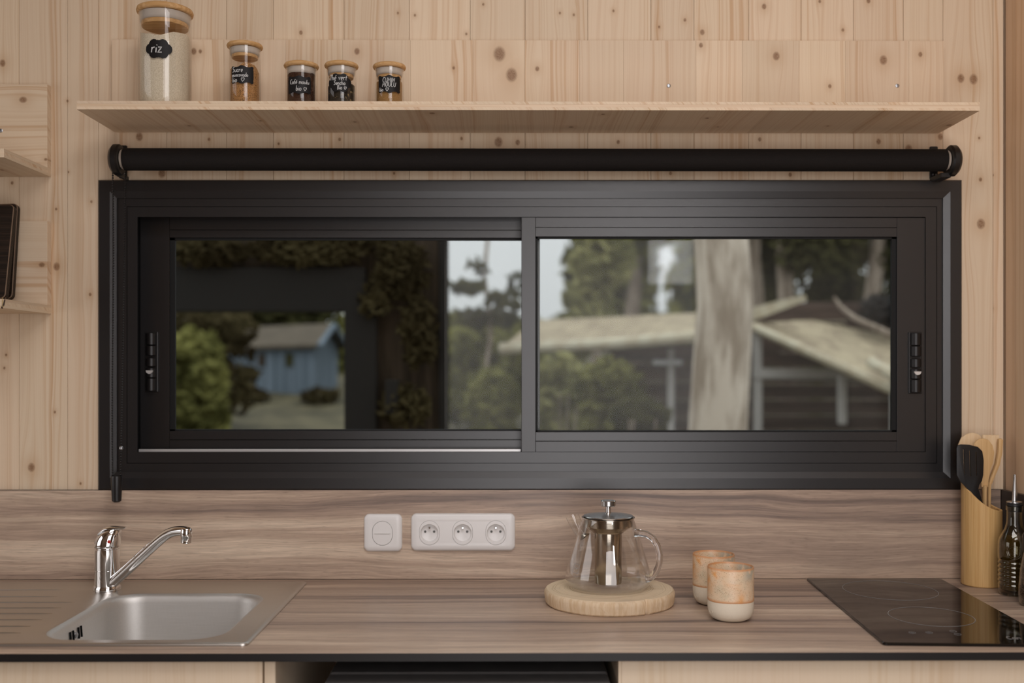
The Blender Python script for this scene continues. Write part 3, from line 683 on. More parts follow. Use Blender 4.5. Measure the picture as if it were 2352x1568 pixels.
def jar(label, px_l, px_r, py_lid_t, Y, h, contents, fill, lab, rough_top=.0, zshelf=None, seed=1):
    pc = (px_l + px_r) / 2; r = (px_r - px_l) / 2 * Y / FPX; x = PX(pc, Y); z0 = z_hi
    t = thing('storage_jar', label, 'jar', (x, Y, z0), 'glass jars on the long shelf')
    c = (x, Y, z0); th = .0018; hg = h - .010
    B().shell([(.0005, 0), (r - .003, 0), (r, .003), (r, hg), (r - th, hg), (r - th, .005), (.0005, .004)], c, 64).obj('jar_glass', M['glass_jar'], t, True, 50)
    # contents with an uneven top
    rr = r - th - .0012; n = 48; rg = random.Random(seed); loops = []
    ph = [rg.uniform(0, 6.28) for _ in range(6)]
    def top(a, q): return fill + rough_top * (math.sin(2 * a + ph[0]) * .6 + math.sin(3 * a + ph[1]) * .5 + math.sin(7 * a + ph[2]) * .18) * q + (rg.uniform(-1, 1) * .08 * rough_top)
    loops.append([(x + rr * .98 * math.cos(2 * PI * i / n), Y + rr * .98 * math.sin(2 * PI * i / n), z0 + .0055) for i in range(n)])
    loops.append([(x + rr * math.cos(2 * PI * i / n), Y + rr * math.sin(2 * PI * i / n), z0 + .009) for i in range(n)])
    loops.append([(x + rr * math.cos(2 * PI * i / n), Y + rr * math.sin(2 * PI * i / n), z0 + top(2 * PI * i / n, 1)) for i in range(n)])
    for q in (.75, .45, .12):
        loops.append([(x + rr * q * math.cos(2 * PI * i / n), Y + rr * q * math.sin(2 * PI * i / n), z0 + top(2 * PI * i / n, q) + rough_top * .4 * (1 - q)) for i in range(n)])
    co = B().loft(loops).obj('contents', M[contents], t, True, 60); co['kind'] = 'stuff'
    # wooden lid with plug and silicone seal
    lt = .0095 if r < .04 else .012
    ld = B().lathe([(r + .001, hg + .0002), (r + .0035, hg + .002), (r + .0045, hg + lt * .5), (r + .003, hg + lt * .85), (r - .001, hg + lt)], c, 64).obj('lid', M['lid'], t, True, 50)
    pd = .020 if r < .04 else .026
    B().lathe([(r - .006, hg - pd), (r - .0055, hg - pd + .001), (r - .0055, hg)], c, 48).obj('lid_plug', M['lid'], ld, True, 50)
    part_label(B().shell([(r - .0055, hg - pd * .70), (r - .0032, hg - pd * .66), (r - .0021, hg - pd * .42), (r - .0032, hg - pd * .2), (r - .0021, hg - .001), (r - .0055, hg - .001)], c, 48).obj('seal', M['seal'], ld, True, 60), 'translucent white silicone seal')
    # chalkboard label on the side turned to the room
    lpx, lpy, lw, lh, shape, lines, lhgt, sw, lx = lab
    toc = math.atan2(-Y, -x); off = math.asin(max(-.95, min(.95, (lpx - pc) / ((px_r - px_l) / 2))))
    a0 = toc + off; zc = PZ(lpy, Y - r * .9) - z0; W, H = lw * (Y - r) / FPX, lh * (Y - r) / FPX
    def mp(s, v, d=0.0):
        a = a0 + s / r; q = r + .0005 + d; return Vector((x + q * math.cos(a), Y + q * math.sin(a), z0 + zc + v))
    CL = [(1, 0), (.97, .25), (.86, .44), (.72, .52), (.67, .72), (.52, .93), (.34, 1.0), (.17, .95), (.12, .88), (.05, .92), (0, .87)]
    PQ = [(1, 0), (1, .50), (.96, .62), (1, .74), (.99, .86), (.90, .97), (.78, .96), (.68, .87), (.50, .84), (.32, .88), (.16, .98), (.06, 1.02), (0, 1.02)]
    q = CL if shape == 'cloud' else PQ; half = []
    for (ax_, ay_), (bx_, by_) in zip(q, q[1:]): half += [(ax_ + (bx_ - ax_) * k / 3, ay_ + (by_ - ay_) * k / 3) for k in range(3)]
    full = half + [(0, q[-1][1])] + [(-a, c_) for a, c_ in half[::-1]]
    full += [(a, -c_) for a, c_ in full[1:-1][::-1]]
    bound = [(a * W / 2, c_ * H / 2) for a, c_ in full]; N = len(bound)
    b = B(); bm = b.bm; prev = None; K = 6
    rings = [[bm.verts.new(mp(s * k / K, v * k / K, .0004)) for s, v in bound] for k in range(1, K + 1)]
    ctr = bm.verts.new(mp(0, 0, .0004))
    for i in range(N): bm.faces.new((ctr, rings[0][i], rings[0][(i + 1) % N]))
    for a, b_ in zip(rings, rings[1:]):
        for i in range(N): bm.faces.new((a[i], b_[i], b_[(i + 1) % N], a[(i + 1) % N]))
    edge = [bm.verts.new(mp(s, v, -.0003)) for s, v in bound]
    for i in range(N): bm.faces.new((rings[-1][i], edge[i], edge[(i + 1) % N], rings[-1][(i + 1) % N]))
    lo = b.obj('label_plate', M['label'], t, True, 60); lo['label'] = 'black chalkboard label with white handwriting'
    st = []
    for txt, sx, sy, hh in lines:
        a, _ = strokes(txt, sx * W - text_width(txt, hh) / 2 if lx == 'c' else sx * W, sy * H, hh); st += a
    ribbon_obj('handwriting', st, sw, lambda s, v, d: mp(s, v, .0005 + d), M['chalk'], lo)
    return t
YJ = 2.085
jar('tall glass jar of white rice with bamboo lid, label riz', 321.5, 437, 14, YJ, .2025, 'rice', .145, (365, 115, 61, 44, 'cloud', [('riz', -.05, -.20, .021)], .02, .0022, 'c'), .006, seed=3)
jar('medium glass jar of brown muscovado sugar with bamboo lid', 527, 598, 94, YJ, .1345, 'sugar', .083, (556, 173, 53, 41, 'plaque', [('Sucre', -.44, .14, .0105), ('muscovado', -.45, -.12, .0082), ('bio', -.44, -.42, .0105), ('♡', -.04, -.40, .012)], .02, .0011, 'l'), .007, seed=5)
jar('small glass jar of dark ground coffee with bamboo lid', 657.5, 727, 140, YJ, .0945, 'coffee', .071, (687, 196, 55, 41, 'plaque', [('Café moulu', .02, .04, .0092), ('bio ♡', .10, -.34, .0105)], .02, .0011, 'c'), .003, seed=7)
jar('small glass jar of green tea leaves with bamboo lid', 750.5, 818, 139, YJ, .0950, 'tea', .046, (780, 191, 56, 42, 'cloud', [('Thé vert', -.06, .14, .0110), ('Sencha', 0.0, -.13, .0088), ('Bio ♡', .10, -.38, .0088)], .02, .0011, 'c'), .005, seed=9)
jar('small glass jar of ochre ground cumin with bamboo lid', 861.5, 927.5, 142, YJ, .0930, 'cumin', .055, (894, 194, 53, 40, 'plaque', [('CUMIN', -.02, .10, .0098), ('MOULU', .0, -.16, .0098), ('bio', -.34, -.42, .0078), ('♡', -.08, -.42, .0105)], .02, .0011, 'c'), .002, seed=11)

# ------------------------------------------------------------------ backsplash, worktop
bzt = PZ(1124.5, YS)
bs = B().box(-1.6, XR - .0105, YS, YB - .0005, ZT + .0006, bzt, .0006).obj('backsplash', [M['lam_v'], M['core']])
tag(bs, 'walnut-look backsplash panel under the window, behind the teapot', 'backsplash')
bs2 = B().box(XR - .010, XR - .0005, 1.25, YB - .0005, ZT + .0006, bzt, .0006).obj('side_backsplash', plain('dark_walnut_laminate', (.040, .029, .024), .4))
tag(bs2, 'dark backsplash strip on the right side wall behind the oil bottle', 'backsplash')
YW0 = PZ and 1.627
# sink opening in the worktop
sx0, sx1, sy0, sy1 = -.802, -.474, 1.697, 2.064
wt = B(); X0, X1 = -1.6, XR - .0005; Z0, Z1 = ZT - .013, ZT
wt.box(X0, sx0, YW0, YB - .0008, Z0, Z1); wt.box(sx1, X1, YW0, YB - .0008, Z0, Z1); wt.box(sx0, sx1, YW0, sy0, Z0, Z1); wt.box(sx0, sx1, sy1, YB - .0008, Z0, Z1)
wo = wt.obj('worktop', [M['lam_h'], M['core']]); tag(wo, 'long walnut-look worktop with thin black front edge', 'worktop')
for p in wo.data.polygons: p.material_index = 0 if p.normal.z > .5 else 1
for p in bs.data.polygons: p.material_index = 0 if p.normal.y < -.8 else 1

# ------------------------------------------------------------------ sockets and switch
def plate(name, label, cat, pxl, pxr, pyt, pyb):
    x0, x1, z0, z1 = PX(pxl, YS), PX(pxr, YS), PZ(pyb, YS), PZ(pyt, YS)
    t = thing(name, label, cat, ((x0 + x1) / 2, YS, z0))
    def lp(i, y, r): return [(a, y, b_) for a, b_ in rrect(x0 + i, x1 - i, z0 + i, z1 - i, r, 8)]
    o = B().loft([lp(0, YS - .0002, .0115), lp(0, YS - .0045, .0115), lp(.0012, YS - .0068, .0110), lp(.005, YS - .0090, .0085), lp(.0115, YS - .0100, .005), lp(.016, YS - .0095, .004)]).obj('cover_plate', M['white'], t, True, 45)
    return t, o
def oval(cx, cz, w, h, n=12): return rrect(cx - w / 2, cx + w / 2, cz - h / 2, cz + h / 2, w * .4999, n)
sw, swp = plate('light_switch', 'square white light switch on the backsplash', 'switch', 837, 924, 1179, 1264.5)
cx, cz = PX(879.5, YS), PZ(1222.5, YS)
cut(swp, B().loft([[(a, YS - .020, b_) for a, b_ in oval(cx, cz, .0435, .0525)], [(a, YS - .003, b_) for a, b_ in oval(cx, cz, .0435, .0525)]]))
rk = B(); prof = []
def rock(i, dy): return [(a, YS - .0105 - dy + .0016 * abs(b_ - cz) / .026, b_) for a, b_ in oval(cx, cz, .0425 - i, .0515 - i)]
o = B().loft([[(a, YS - .0032, b_) for a, b_ in oval(cx, cz, .0425, .0515)], rock(0, -.0012), rock(.001, 0)]).obj('rocker', M['white'], sw, True, 40)
B().box(cx - .0165, cx + .0165, YS - .0118, YS - .0100, cz - .0006, cz + .0006, .0003).obj('rocker_ridge', M['white'], o)
so, sop = plate('power_socket', 'triple white power socket strip on the backsplash', 'socket', 945, 1183, 1178, 1263)
for px in (987, 1063, 1139):
    cx, cz = PX(px, YS), PZ(1221.5, YS); czr = cz + .0005
    cut(sop, B().loft([[(a, YS - .020, b_) for a, b_ in oval(cx, cz, .0435, .0525)], [(a, YS - .0015, b_) for a, b_ in oval(cx, cz, .0435, .0525)]]))
    n = len(oval(0, 0, .04, .05)); rw = .0190
    def circ(r, y, z0=czr - .0015):
        pts = []
        for a, b_ in oval(0, 0, .0425, .0515):
            L = math.hypot(a, b_); pts.append((cx + a / L * r, y, z0 + b_ / L * r))
        return pts
    ins = B().loft([[(a, YS - .0016, b_) for a, b_ in oval(cx, cz, .0427, .0517)], [(a, YS - .0095, b_) for a, b_ in oval(cx, cz, .0427, .0517)], [(a, YS - .0100, b_) for a, b_ in oval(cx, cz, .0417, .0507)],
                    circ(rw + .0006, YS - .0100), circ(rw, YS - .0094), circ(rw - .0015, YS - .0035), circ(rw - .005, YS - .0018)], True, True).obj('socket_insert', M['white'], so, True, 35)
    B().lathe([(.0024, 0), (.0024, -.0075), (.0016, -.0095)], (cx + .0002, YS - .0018, cz + .0108), 16, 'y').obj('earth_pin', M['chrome'], ins, True)
    for s in (-1, 1):
        B().lathe([(.0026, 0), (.0026, -.0004)], (cx + s * .0095, YS - .0020, cz + .0015), 16, 'y').obj('contact_hole', M['hole'], ins)

# ------------------------------------------------------------------ sink and tap
SZ = ZT + .0003
ox0, ox1, oy0, oy1 = -1.29, -.4280, 1.669, 2.160
sk = thing('kitchen_sink', 'stainless steel inset sink with drainer and linen-textured bowl', 'sink', (-.86, 1.915, ZT))
def rl(x0, x1, y0, y1, r, z, n=10): return [(a, b_, z) for a, b_ in rrect(x0, x1, y0, y1, r, n)]
def orim(i, z): return rl(ox0 + i, ox1 - i, oy0 + i, oy1 - i, max(.004, .012 - i), z)
BX0, BX1, BY0, BY1 = -.790, -.486, 1.709, 2.052
def bowl(i, z, r=.062): return rl(BX0 + i, BX1 - i, BY0 + i, BY1 - i, max(.01, r - i * .6), z)
B().loft([orim(0, SZ), orim(0, SZ + .0022), orim(.002, SZ + .0042), orim(.006, SZ + .0046), orim(.010, SZ + .0040), orim(.018, SZ + .0022), bowl(-.010, SZ + .0022, .068), bowl(-.004, SZ + .0012)], False, False).obj('sink_deck', M['steel'], sk, True, 60)
B().loft([bowl(-.004, SZ + .0012), bowl(.001, SZ - .001), bowl(.005, SZ - .006), bowl(.007, SZ - .015), bowl(.014, SZ - .10), bowl(.022, SZ - .130), bowl(.035, SZ - .143), bowl(.060, SZ - .148), bowl(.10, SZ - .150)], False, True).obj('bowl', M['steel_linen'], sk, True, 60)
# raised ribs of the drainer; their right ends follow the curve of the bowl corner
for py, pxr in ((1351, 150), (1366, 132), (1379, 172), (1392, 140), (1405, 120), (1419, 97), (1434, 70), (1449, 48)):
    Yr = (CAM_H - SZ - .004) * FPX / (py - CY); xr = PX(pxr, Yr)
    B().tube([(-1.22, Yr, SZ + .0012), (-1.20, Yr, SZ + .0024), (xr - .02, Yr, SZ + .0018), (xr, Yr, SZ + .0008)], .0018, 8, True, .9).obj('drainer_rib', M['steel'], sk, True)
# overflow: slots and screw in the left wall of the bowl
for i, yy in enumerate((1.822, 1.834, 1.856, 1.868)):
    B().tube([(BX0 + .0085, yy, SZ - .016), (BX0 + .0100, yy, SZ - .036)], .0016, 8).obj('overflow_slot', M['black'], sk)
B().lathe([(.0055, .0), (.0055, .002), (.003, .004)], (BX0 + .0080, 1.845, SZ - .027), 16, 'x').obj('overflow_screw', M['zinc'], sk, True)

fx, fy = PX(245, 2.085), 2.088
tp = thing('mixer_tap', 'chrome single-lever mixer tap at the back of the sink', 'tap', (fx, fy, ZT + .003))
zb = ZT + .0028
B().lathe([(.0268, 0), (.0268, .006), (.0255, .009)], (fx, fy, zb), 40).obj('base_ring', M['chrome'], tp, True)
B().lathe([(.0244, .009), (.0246, .040), (.0240, .0405), (.0246, .041), (.0246, .083), (.0236, .084), (.0236, .087)], (fx, fy, zb), 40).obj('body', M['chrome'], tp, True, 30)
# cap: a dome sliced on the slope, running out into the lever
cp = []
for k in range(9):
    q = k / 8; z = .087 + .034 * q; rr = .0255 * math.sqrt(max(0.02, 1 - (q * .80) ** 2.6)); sh = .006 * q * q
    cp.append([(fx + sh + (rr + .004 * q * (math.cos(2 * PI * i / 40) > 0) * math.cos(2 * PI * i / 40)) * math.cos(2 * PI * i / 40), fy + rr * math.sin(2 * PI * i / 40), zb + z + .004 * q * math.cos(2 * PI * i / 40)) for i in range(40)])
B().loft([[(fx + .0250 * math.cos(2 * PI * i / 40), fy + .0250 * math.sin(2 * PI * i / 40), zb + .0865) for i in range(40)]] + cp).obj('cap', M['chrome'], tp, True, 60)
lev = [(fx - .016, fy, zb + .1135), (fx - .004, fy, zb + .1215), (fx + .010, fy - .002, zb + .1255), (fx + .022, fy - .004, zb + .1265), (fx + .034, fy - .006, zb + .1262), (fx + .041, fy - .007, zb + .1270)]
b = B(); loops = []
for i, p in enumerate(lev):
    w = (.012, .014, .013, .011, .009, .007)[i]; hh = (.004, .006, .005, .0035, .003, .0018)[i]
    loops.append([(p[0], p[1] + w * math.cos(2 * PI * k / 16), p[2] + hh * math.sin(2 * PI * k / 16)) for k in range(16)])
b.loft(loops).obj('lever', M['chrome'], tp, True, 60)
part_label(B().lathe([(.0035, 0), (.0035, -.0012), (.002, -.0018)], (fx + .013, fy - .0232, zb + .101), 12, 'y').obj('temperature_mark', plain('red_mark', (.5, .03, .02), .4), tp), 'small red temperature mark')
a0 = Vector((fx + .012, fy - .016, zb + .020)); tipx, tipy, tipz = -.634, 1.972, 1.046
d = Vector((tipx - fx, tipy - fy, 0)); dn = d.normalized()
path = []
ctrl = [(0.0, .018), (.05, .050), (.10, .083), (.145, .112), (.172, .127), (.195, .1345), (.218, .1375), (.236, .1375)]
pts = [Vector((fx, fy, zb)) + dn * (.020 + q * .93) + Vector((0, 0, z)) for q, z in ctrl]
sm = []
for i in range(len(pts) - 1):
    p0, p1, p2, p3 = pts[max(i - 1, 0)], pts[i], pts[i + 1], pts[min(i + 2, len(pts) - 1)]
    for k in range(5):
        t_ = k / 5
        sm.append(.5 * ((2 * p1) + (-p0 + p2) * t_ + (2 * p0 - 5 * p1 + 4 * p2 - p3) * t_ ** 2 + (-p0 + 3 * p1 - 3 * p2 + p3) * t_ ** 3))
sm.append(pts[-1])
sp = B().tube(sm, [.0115 - .0025 * i / len(sm) for i in range(len(sm))], 20).obj('spout', M['chrome'], tp, True, 60)
e = pts[-1] - dn * .004
B().lathe([(.0090, .006), (.0108, .003), (.0112, -.010), (.0105, -.011), (.0105, -.021), (.0088, -.022)], tuple(e), 24).obj('aerator', M['chrome'], tp, True, 40)

# ------------------------------------------------------------------ hob
BL = Vector((.632, 2.186)); ax = Vector((.024, .519)).normalized(); rx = Vector((ax.y, -ax.x))
hc = BL + rx * .1425 - ax * .26
hb = thing('induction_hob', 'black glass two-ring hob set into the worktop', 'hob', (hc.x, hc.y, ZT))
def hp(a, b_, z): v = hc + rx * a + ax * b_; return (v.x, v.y, z)
HZ = ZT + .0052
rrh = rrect(-.1425, .1425, -.26, .26, .006, 4); rri = rrect(-.1410, .1410, -.2585, .2585, .005, 4)
B().loft([[hp(a, b_, ZT + .0004) for a, b_ in rrh], [hp(a, b_, HZ - .0012) for a, b_ in rrh], [hp(a, b_, HZ) for a, b_ in rri]]).obj('glass_plate', M['hob'], hb)
def hob_ring(cx, cy, r, w=.0010, n=96, name='ring_mark'):
    B().shell([(r, 0), (r + w, 0), (r + w, .00025), (r, .00025)], (cx, cy, HZ + .0001), n).obj(name, M['hob_mark'], hb)
hob_ring(.765, 2.062, .0905); hob_ring(.758, 1.842, .0725)
def hob_xy(px, py): Y = (CAM_H - HZ) * FPX / (py - CY); return PX(px, Y), Y
for px, py in ((2095, 1454), (2134, 1454), (2189, 1451), (2200, 1458)):
    x, y = hob_xy(px, py); hob_ring(x, y, .0052, .0006, 20, 'touch_symbol')
for px, py in ((2095, 1454), (2134, 1454)):
    x, y = hob_xy(px, py); B().box(x - .0025, x + .0025, y - .0004, y + .0004, HZ + .0001, HZ + .0003).obj('touch_symbol', M['hob_mark'], hb)
x, y = hob_xy(2312, 1467)
st, _ = strokes('Can', 0, 0, .017, .2)
ribbon_obj('printed_mark', st, .0014, lambda s, v, dd: Vector((x + s, y - .006 + v, HZ + .0001 + dd)), M['hob_mark'], hb)

# ------------------------------------------------------------------ log slice, teapot, cups
lc = (PX(1400, 1.975), 1.976); LT = .0280; rg = random.Random(4)
lz = ZT + .0003
ls_ = thing('log_slice', 'round barkless log slice used as a trivet under the teapot', 'trivet', (lc[0], lc[1], lz))
n = 120; loops = []
crack = int(n * (280 + 20) / 360)
def lr(i):
    a = 2 * PI * i / n; r = .1235 * (1 + .012 * math.sin(2 * a + 1) + .008 * math.sin(3 * a + .4) + .004 * math.sin(9 * a)); 
    if i == crack: r -= .007
    return r, a
for dr, z in ((-.004, 0), (-.001, .003), (0, .010), (.001, .018), (0, LT - .004), (-.003, LT)):
    loops.append([(lc[0] + (lr(i)[0] + dr + .0006 * math.sin(i * 2.3)) * math.cos(lr(i)[1]), lc[1] + (lr(i)[0] + dr) * .965 * math.sin(lr(i)[1]), lz + z) for i in range(n)])
B().loft(loops).obj('slice', M['slice'], ls_, True, 35)

TX, TY = PX(1397, 1.985), 1.985; TZ = lz + LT + .0003
tpot = thing('teapot', 'conical glass teapot with steel lid and infuser on a log slice', 'teapot', (TX, TY, TZ))
g = .0016
po = [(.0005, 0), (.060, 0), (.074, .003), (.0815, .009), (.0835, .018), (.081, .032), (.0665, .082), (.0535, .122), (.0500, .131), (.0495, .134)]
pi_ = [(r - g, z + (g if z < .01 else 0)) for r, z in po[::-1] if r > .01] + [(.0005, g)]
B().shell(po + pi_, (TX, TY, TZ), 72).obj('glass_body', M['glass_pot'], tpot, True, 60)
c = (TX, TY, TZ)
B().shell([(.0470, .119), (.0478, .133), (.0515, .1345), (.0515, .1358), (.0462, .1358), (.0455, .120), (.034, .114), (.030, .1065), (.030, .108)], c, 64).obj('collar', M['infuser'], tpot, True, 40)
B().shell([(.0262, .108), (.0262, .010), (.025, .008), (.0005, .008), (.0005, .009), (.0248, .009), (.0254, .0105), (.0254, .108)], c, 56).obj('infuser', M['infuser'], tpot, True, 40)
lid = B().lathe([(.044, .1360), (.0480, .1365), (.0484, .1378), (.0475, .1388), (.030, .1412), (.006, .1428)], c, 64).obj('lid', M['steel_lid'], tpot, True, 30)
B().lathe([(.0065, .1420), (.0048, .145), (.0048, .158)], c, 24).obj('lid_stem', M['steel_lid'], lid, True, 40)
B().lathe([(.0135, .1572), (.0146, .1582), (.0146, .1668), (.0136, .1680)], c, 40).obj('lid_knob', M['steel_lid'], lid, True, 30)
ha = R(-27); hv = Vector((math.cos(ha), math.sin(ha), 0)); ct = Vector(c)
hs = [(.0560, .109), (.064, .1095), (.078, .108), (.091, .101), (.100, .088), (.1045, .072), (.104, .056), (.099, .042), (.091, .030), (.083, .0245), (.0785, .024)]
pts = [ct + hv * a + Vector((0, 0, z)) for a, z in hs]
B().tube(pts, [.0085, .0068, .0062, .0060, .0060, .0060, .0060, .0060, .0062, .0068, .0085], 20).obj('handle', M['glass_solid'], tpot, True, 60)
sa = R(152); sv = Vector((math.cos(sa), math.sin(sa), 0))
ss = [(.052, .096), (.062, .108), (.070, .120), (.077, .134)]
spp = [ct + sv * a + Vector((0, 0, z)) for a, z in ss]
B().tube(spp, [.0140, .0132, .0128, .0135], 24, False).obj('spout', M['glass_pot'], tpot, True, 60)
nrm = (spp[1] - spp[0]).normalized()
b = B()
xx = nrm.orthogonal().normalized(); yy = nrm.cross(xx)
coil = []
for i in range(150):
    q = i / 149; rad = .0035 + .0078 * q; a = q * 2 * PI * 7
    coil.append(spp[0] - nrm * (.004 - .006 * (1 - q)) + (xx * math.cos(a) + yy * math.sin(a)) * rad)
b.tube(coil, .0006, 6).obj('spout_strainer', M['infuser'], tpot, True)
# faint frame-shaped maker's mark printed low on the glass
def cone(s, v, d_):
    a = math.atan2(-TY, -TX) - R(52) + s / .075; rr = .0815 - (v) * .30; rr = .0775 - v * .3 + d_
    return Vector((TX + rr * math.cos(a), TY + rr * math.sin(a), TZ + .044 + v))
ribbon_obj('printed_mark', [[(-.008, -.008), (.008, -.008), (.008, .008), (-.008, .008), (-.008, -.008)], [(-.0055, -.001), (-.003, .002), (-.001, -.001), (.001, .002), (.003, -.001), (.0055, .002)]], .0006, cone, M['hob_mark'], tpot)

def cup(label, x, y, r, h, seed):
    t = thing('cup', label, 'cup', (x, y, ZT + .0002), 'two stoneware cups on the worktop'); c = (x, y, ZT + .0002); s = r / .0415; k = .0362
    B().lathe([(.020 * s, 0), (.028 * s, .0006), (.0345 * s, .004), (.039 * s, .010), (.041 * s, .018), (.0415 * s, .026), (.0415 * s, k)], c, 64).obj('bare_base', M['bisque'], t, True, 50)
    o = B().loft([[(x + q * math.cos(2 * PI * i / 64), y + q * math.sin(2 * PI * i / 64), ZT + .0002 + z + (.0006 * math.sin(2 * PI * i / 64 * 3 + seed) if z < .04 else 0)) for i in range(64)] for q, z in
        ((.0413 * s, k - .001), (.0418 * s, k - .0005), (.0418 * s, k + .002), (.0416 * s, .06), (.0418 * s, h - .002), (.0410 * s, h), (.0398 * s, h), (.0388 * s, h - .003), (.0380 * s, .05), (.0365 * s, .018), (.030 * s, .009), (.012 * s, .007))], False, True).obj('glazed_wall', M['glaze'], t, True, 60)
    st = [arc(0, 0, .0055, .0055, 50, 330, 12), [(.002, 0), (.0055, 0), (.0055, -.003)]]
    a0 = math.atan2(-y, -x) - R(58)
    ribbon_obj('stamped_mark', st, .0007, lambda sx, v, dd: Vector((x + (.0409 * s + dd) * math.cos(a0 + sx / r), y + (.0409 * s + dd) * math.sin(a0 + sx / r), ZT + .0192 + v)), M['bisque'], t)
    return t
cup('front speckled orange cup with bare cream base and bluish drip', PX(1678, 1.848), 1.848, .0413, .0955, 0)
cup('rear speckled orange cup half hidden behind the other', PX(1639, 1.972), 1.972, .0398, .0955, 2)

# ------------------------------------------------------------------ utensil holder and utensils
UX, UY, UR = PX(2254.5, 2.138), 2.138, .0398
uh = thing('utensil_holder', 'upright bamboo tube holding kitchen utensils beside the hob', 'utensil holder', (UX, UY, ZT))
n = 64; rimf = lambda a: .158 + .056 * max(0.0, (1 - math.cos(a - R(-25))) / 2) ** 1.6
def ul(r, f): return [(UX + r * math.cos(2 * PI * i / n), UY + r * math.sin(2 * PI * i / n), ZT + .0003 + f(2 * PI * i / n)) for i in range(n)]
B().loft([ul(UR - .0015, lambda a: 0), ul(UR, lambda a: .002), ul(UR + .0003, lambda a: .012), ul(UR, lambda a: .03), ul(UR, lambda a: rimf(a) - .001), ul(UR - .001, rimf), ul(UR - .0045, rimf), ul(UR - .0055, lambda a: rimf(a) - .001), ul(UR - .0055, lambda a: .008)]).obj('bamboo_tube', M['bamboo'], uh, True, 35)
def utensil(name, label, head, Yh, foot, w0, mat, thick=.004, slots=False, group=None):
    """flat utensil: head outline in photograph pixels at depth Yh, handle running down into the holder to foot"""
    pts = [P(a, b_, Yh) for a, b_ in head]
    cx_ = sum(p.x for p in pts) / len(pts); zmin = min(p.z for p in pts)
    t = thing(name, label, 'utensil', (foot[0], foot[1], foot[2]), group)
    hb_ = B().prism([(p.x, p.z) for p in pts], Yh - thick / 2, Yh + thick / 2, 'y', thick * .3, 2).obj('head', M[mat], t, True, 40)
    neck = min(pts, key=lambda p: p.z); nx = sum(p.x for p in pts if p.z < zmin + .004) / max(1, len([p for p in pts if p.z < zmin + .004]))
    a = Vector((nx, Yh, zmin + .004)); f = Vector(foot)
    m_ = [a, a.lerp(f, .08), a.lerp(f, .25), a.lerp(f, .6), f]
    B().tube(m_, [w0 * 1.2, w0, w0 * .9, w0 * .8, w0 * .8], 12, True, .55).obj('handle', M[mat], t, True, 50)
    return t, hb_
fz = ZT + .012
t, h_ = utensil('spoon', 'pale round-headed wooden spoon behind the black turner', [(2200, 1040), (2201, 1020), (2208, 1004), (2220, 996), (2233, 993), (2247, 997), (2258, 1008), (2264, 1026), (2262, 1048), (2254, 1072), (2246, 1092), (2240, 1105), (2232, 1105), (2222, 1090), (2209, 1066)], 2.168, (UX - .006, UY + .018, fz), .0062, 'bamboo3', .004)
t, h_ = utensil('spoon', 'brown bamboo spoon beside the black turner', [(2234, 1030), (2238, 1016), (2247, 1008), (2258, 1006), (2270, 1010), (2279, 1022), (2283, 1038), (2281, 1058), (2274, 1080), (2270, 1102), (2269, 1118), (2254, 1118), (2252, 1100), (2243, 1070), (2235, 1050)], 2.139, (UX + .006, UY + .002, fz), .0072, 'bamboo2', .005)
t, h_ = utensil('spatula', 'pale flat-topped wooden spatula in the holder', [(2256, 998), (2294, 999), (2295, 1030), (2291, 1068), (2281, 1098), (2273, 1112), (2262, 1112), (2258, 1090), (2256, 1040)], 2.162, (UX + .012, UY + .016, fz), .0062, 'bamboo3', .004)
t, h_ = utensil('spatula', 'brown wooden spatula seen edge-on at the right of the holder', [(2292, 1008), (2298, 1006), (2303, 1010), (2301, 1040), (2295, 1068), (2284, 1094), (2276, 1114), (2268, 1114), (2275, 1094), (2287, 1062), (2291, 1036)], 2.150, (UX + .020, UY + .010, fz), .0058, 'bamboo2', .010)
t, h_ = utensil('slotted_turner', 'black slotted turner leaning out of the bamboo holder', [(2197, 1030), (2199, 1023), (2206, 1020), (2226, 1021), (2246, 1026), (2256, 1036), (2259, 1056), (2258, 1090), (2255, 1104), (2249, 1113), (2247, 1122), (2254, 1145), (2262, 1168), (2259, 1171), (2245, 1162), (2228, 1130), (2216, 1116), (2204, 1104), (2197, 1090)], 2.124, (UX + .020, UY - .004, fz), .0060, 'blk', .004)
cb_ = B()
for a, b_, c_, d_ in ((2212.5, 1031, 2215, 1090), (2226.5, 1034, 2228.5, 1093), (2241, 1037, 2242.5, 1092)):
    p, q = P(a, b_, 2.124), P(c_, d_, 2.124); w = .0011
    cb_.loft([[(p.x - w, 2.11, p.z), (p.x + w, 2.11, p.z), (q.x + w, 2.11, q.z), (q.x - w, 2.11, q.z)], [(p.x - w, 2.14, p.z), (p.x + w, 2.14, p.z), (q.x + w, 2.14, q.z), (q.x - w, 2.14, q.z)]])
cut(h_, cb_)

# ------------------------------------------------------------------ oil bottle, grinder
OX, OY = PX(2331, 2.04), 2.042; ob = thing('oil_bottle', 'ribbed glass bottle of olive oil with steel pourer', 'bottle', (OX, OY, ZT)); c = (OX, OY, ZT + .0003)
def rib(z): return .0296 + .0010 * math.sin((z - .018) * 2 * PI / .0088) if .018 < z < .072 else .0300
zs = [.018 + i * .0011 for i in range(50)]
prof = [(.012, .0), (.026, .0005), (.0292, .004), (.0300, .012)] + [(rib(z), z) for z in zs] + [(.0306, .078), (.0306, .100), (.0290, .110), (.0240, .121), (.0180, .131), (.0152, .142), (.0142, .155), (.0140, .168), (.0158, .169), (.0158, .1765), (.0140, .1775)]
inn = [(r - .0016, z) for r, z in prof[::-1] if z > .004] + [(.012, .004)]
B().shell(prof + inn, c, 56).obj('bottle_glass', M['glass_bottle'], ob, True, 60)
m = NT('olive_oil'); m.bsdf((.050, .029, .005), .12, 0, .5); oil_m = m.m
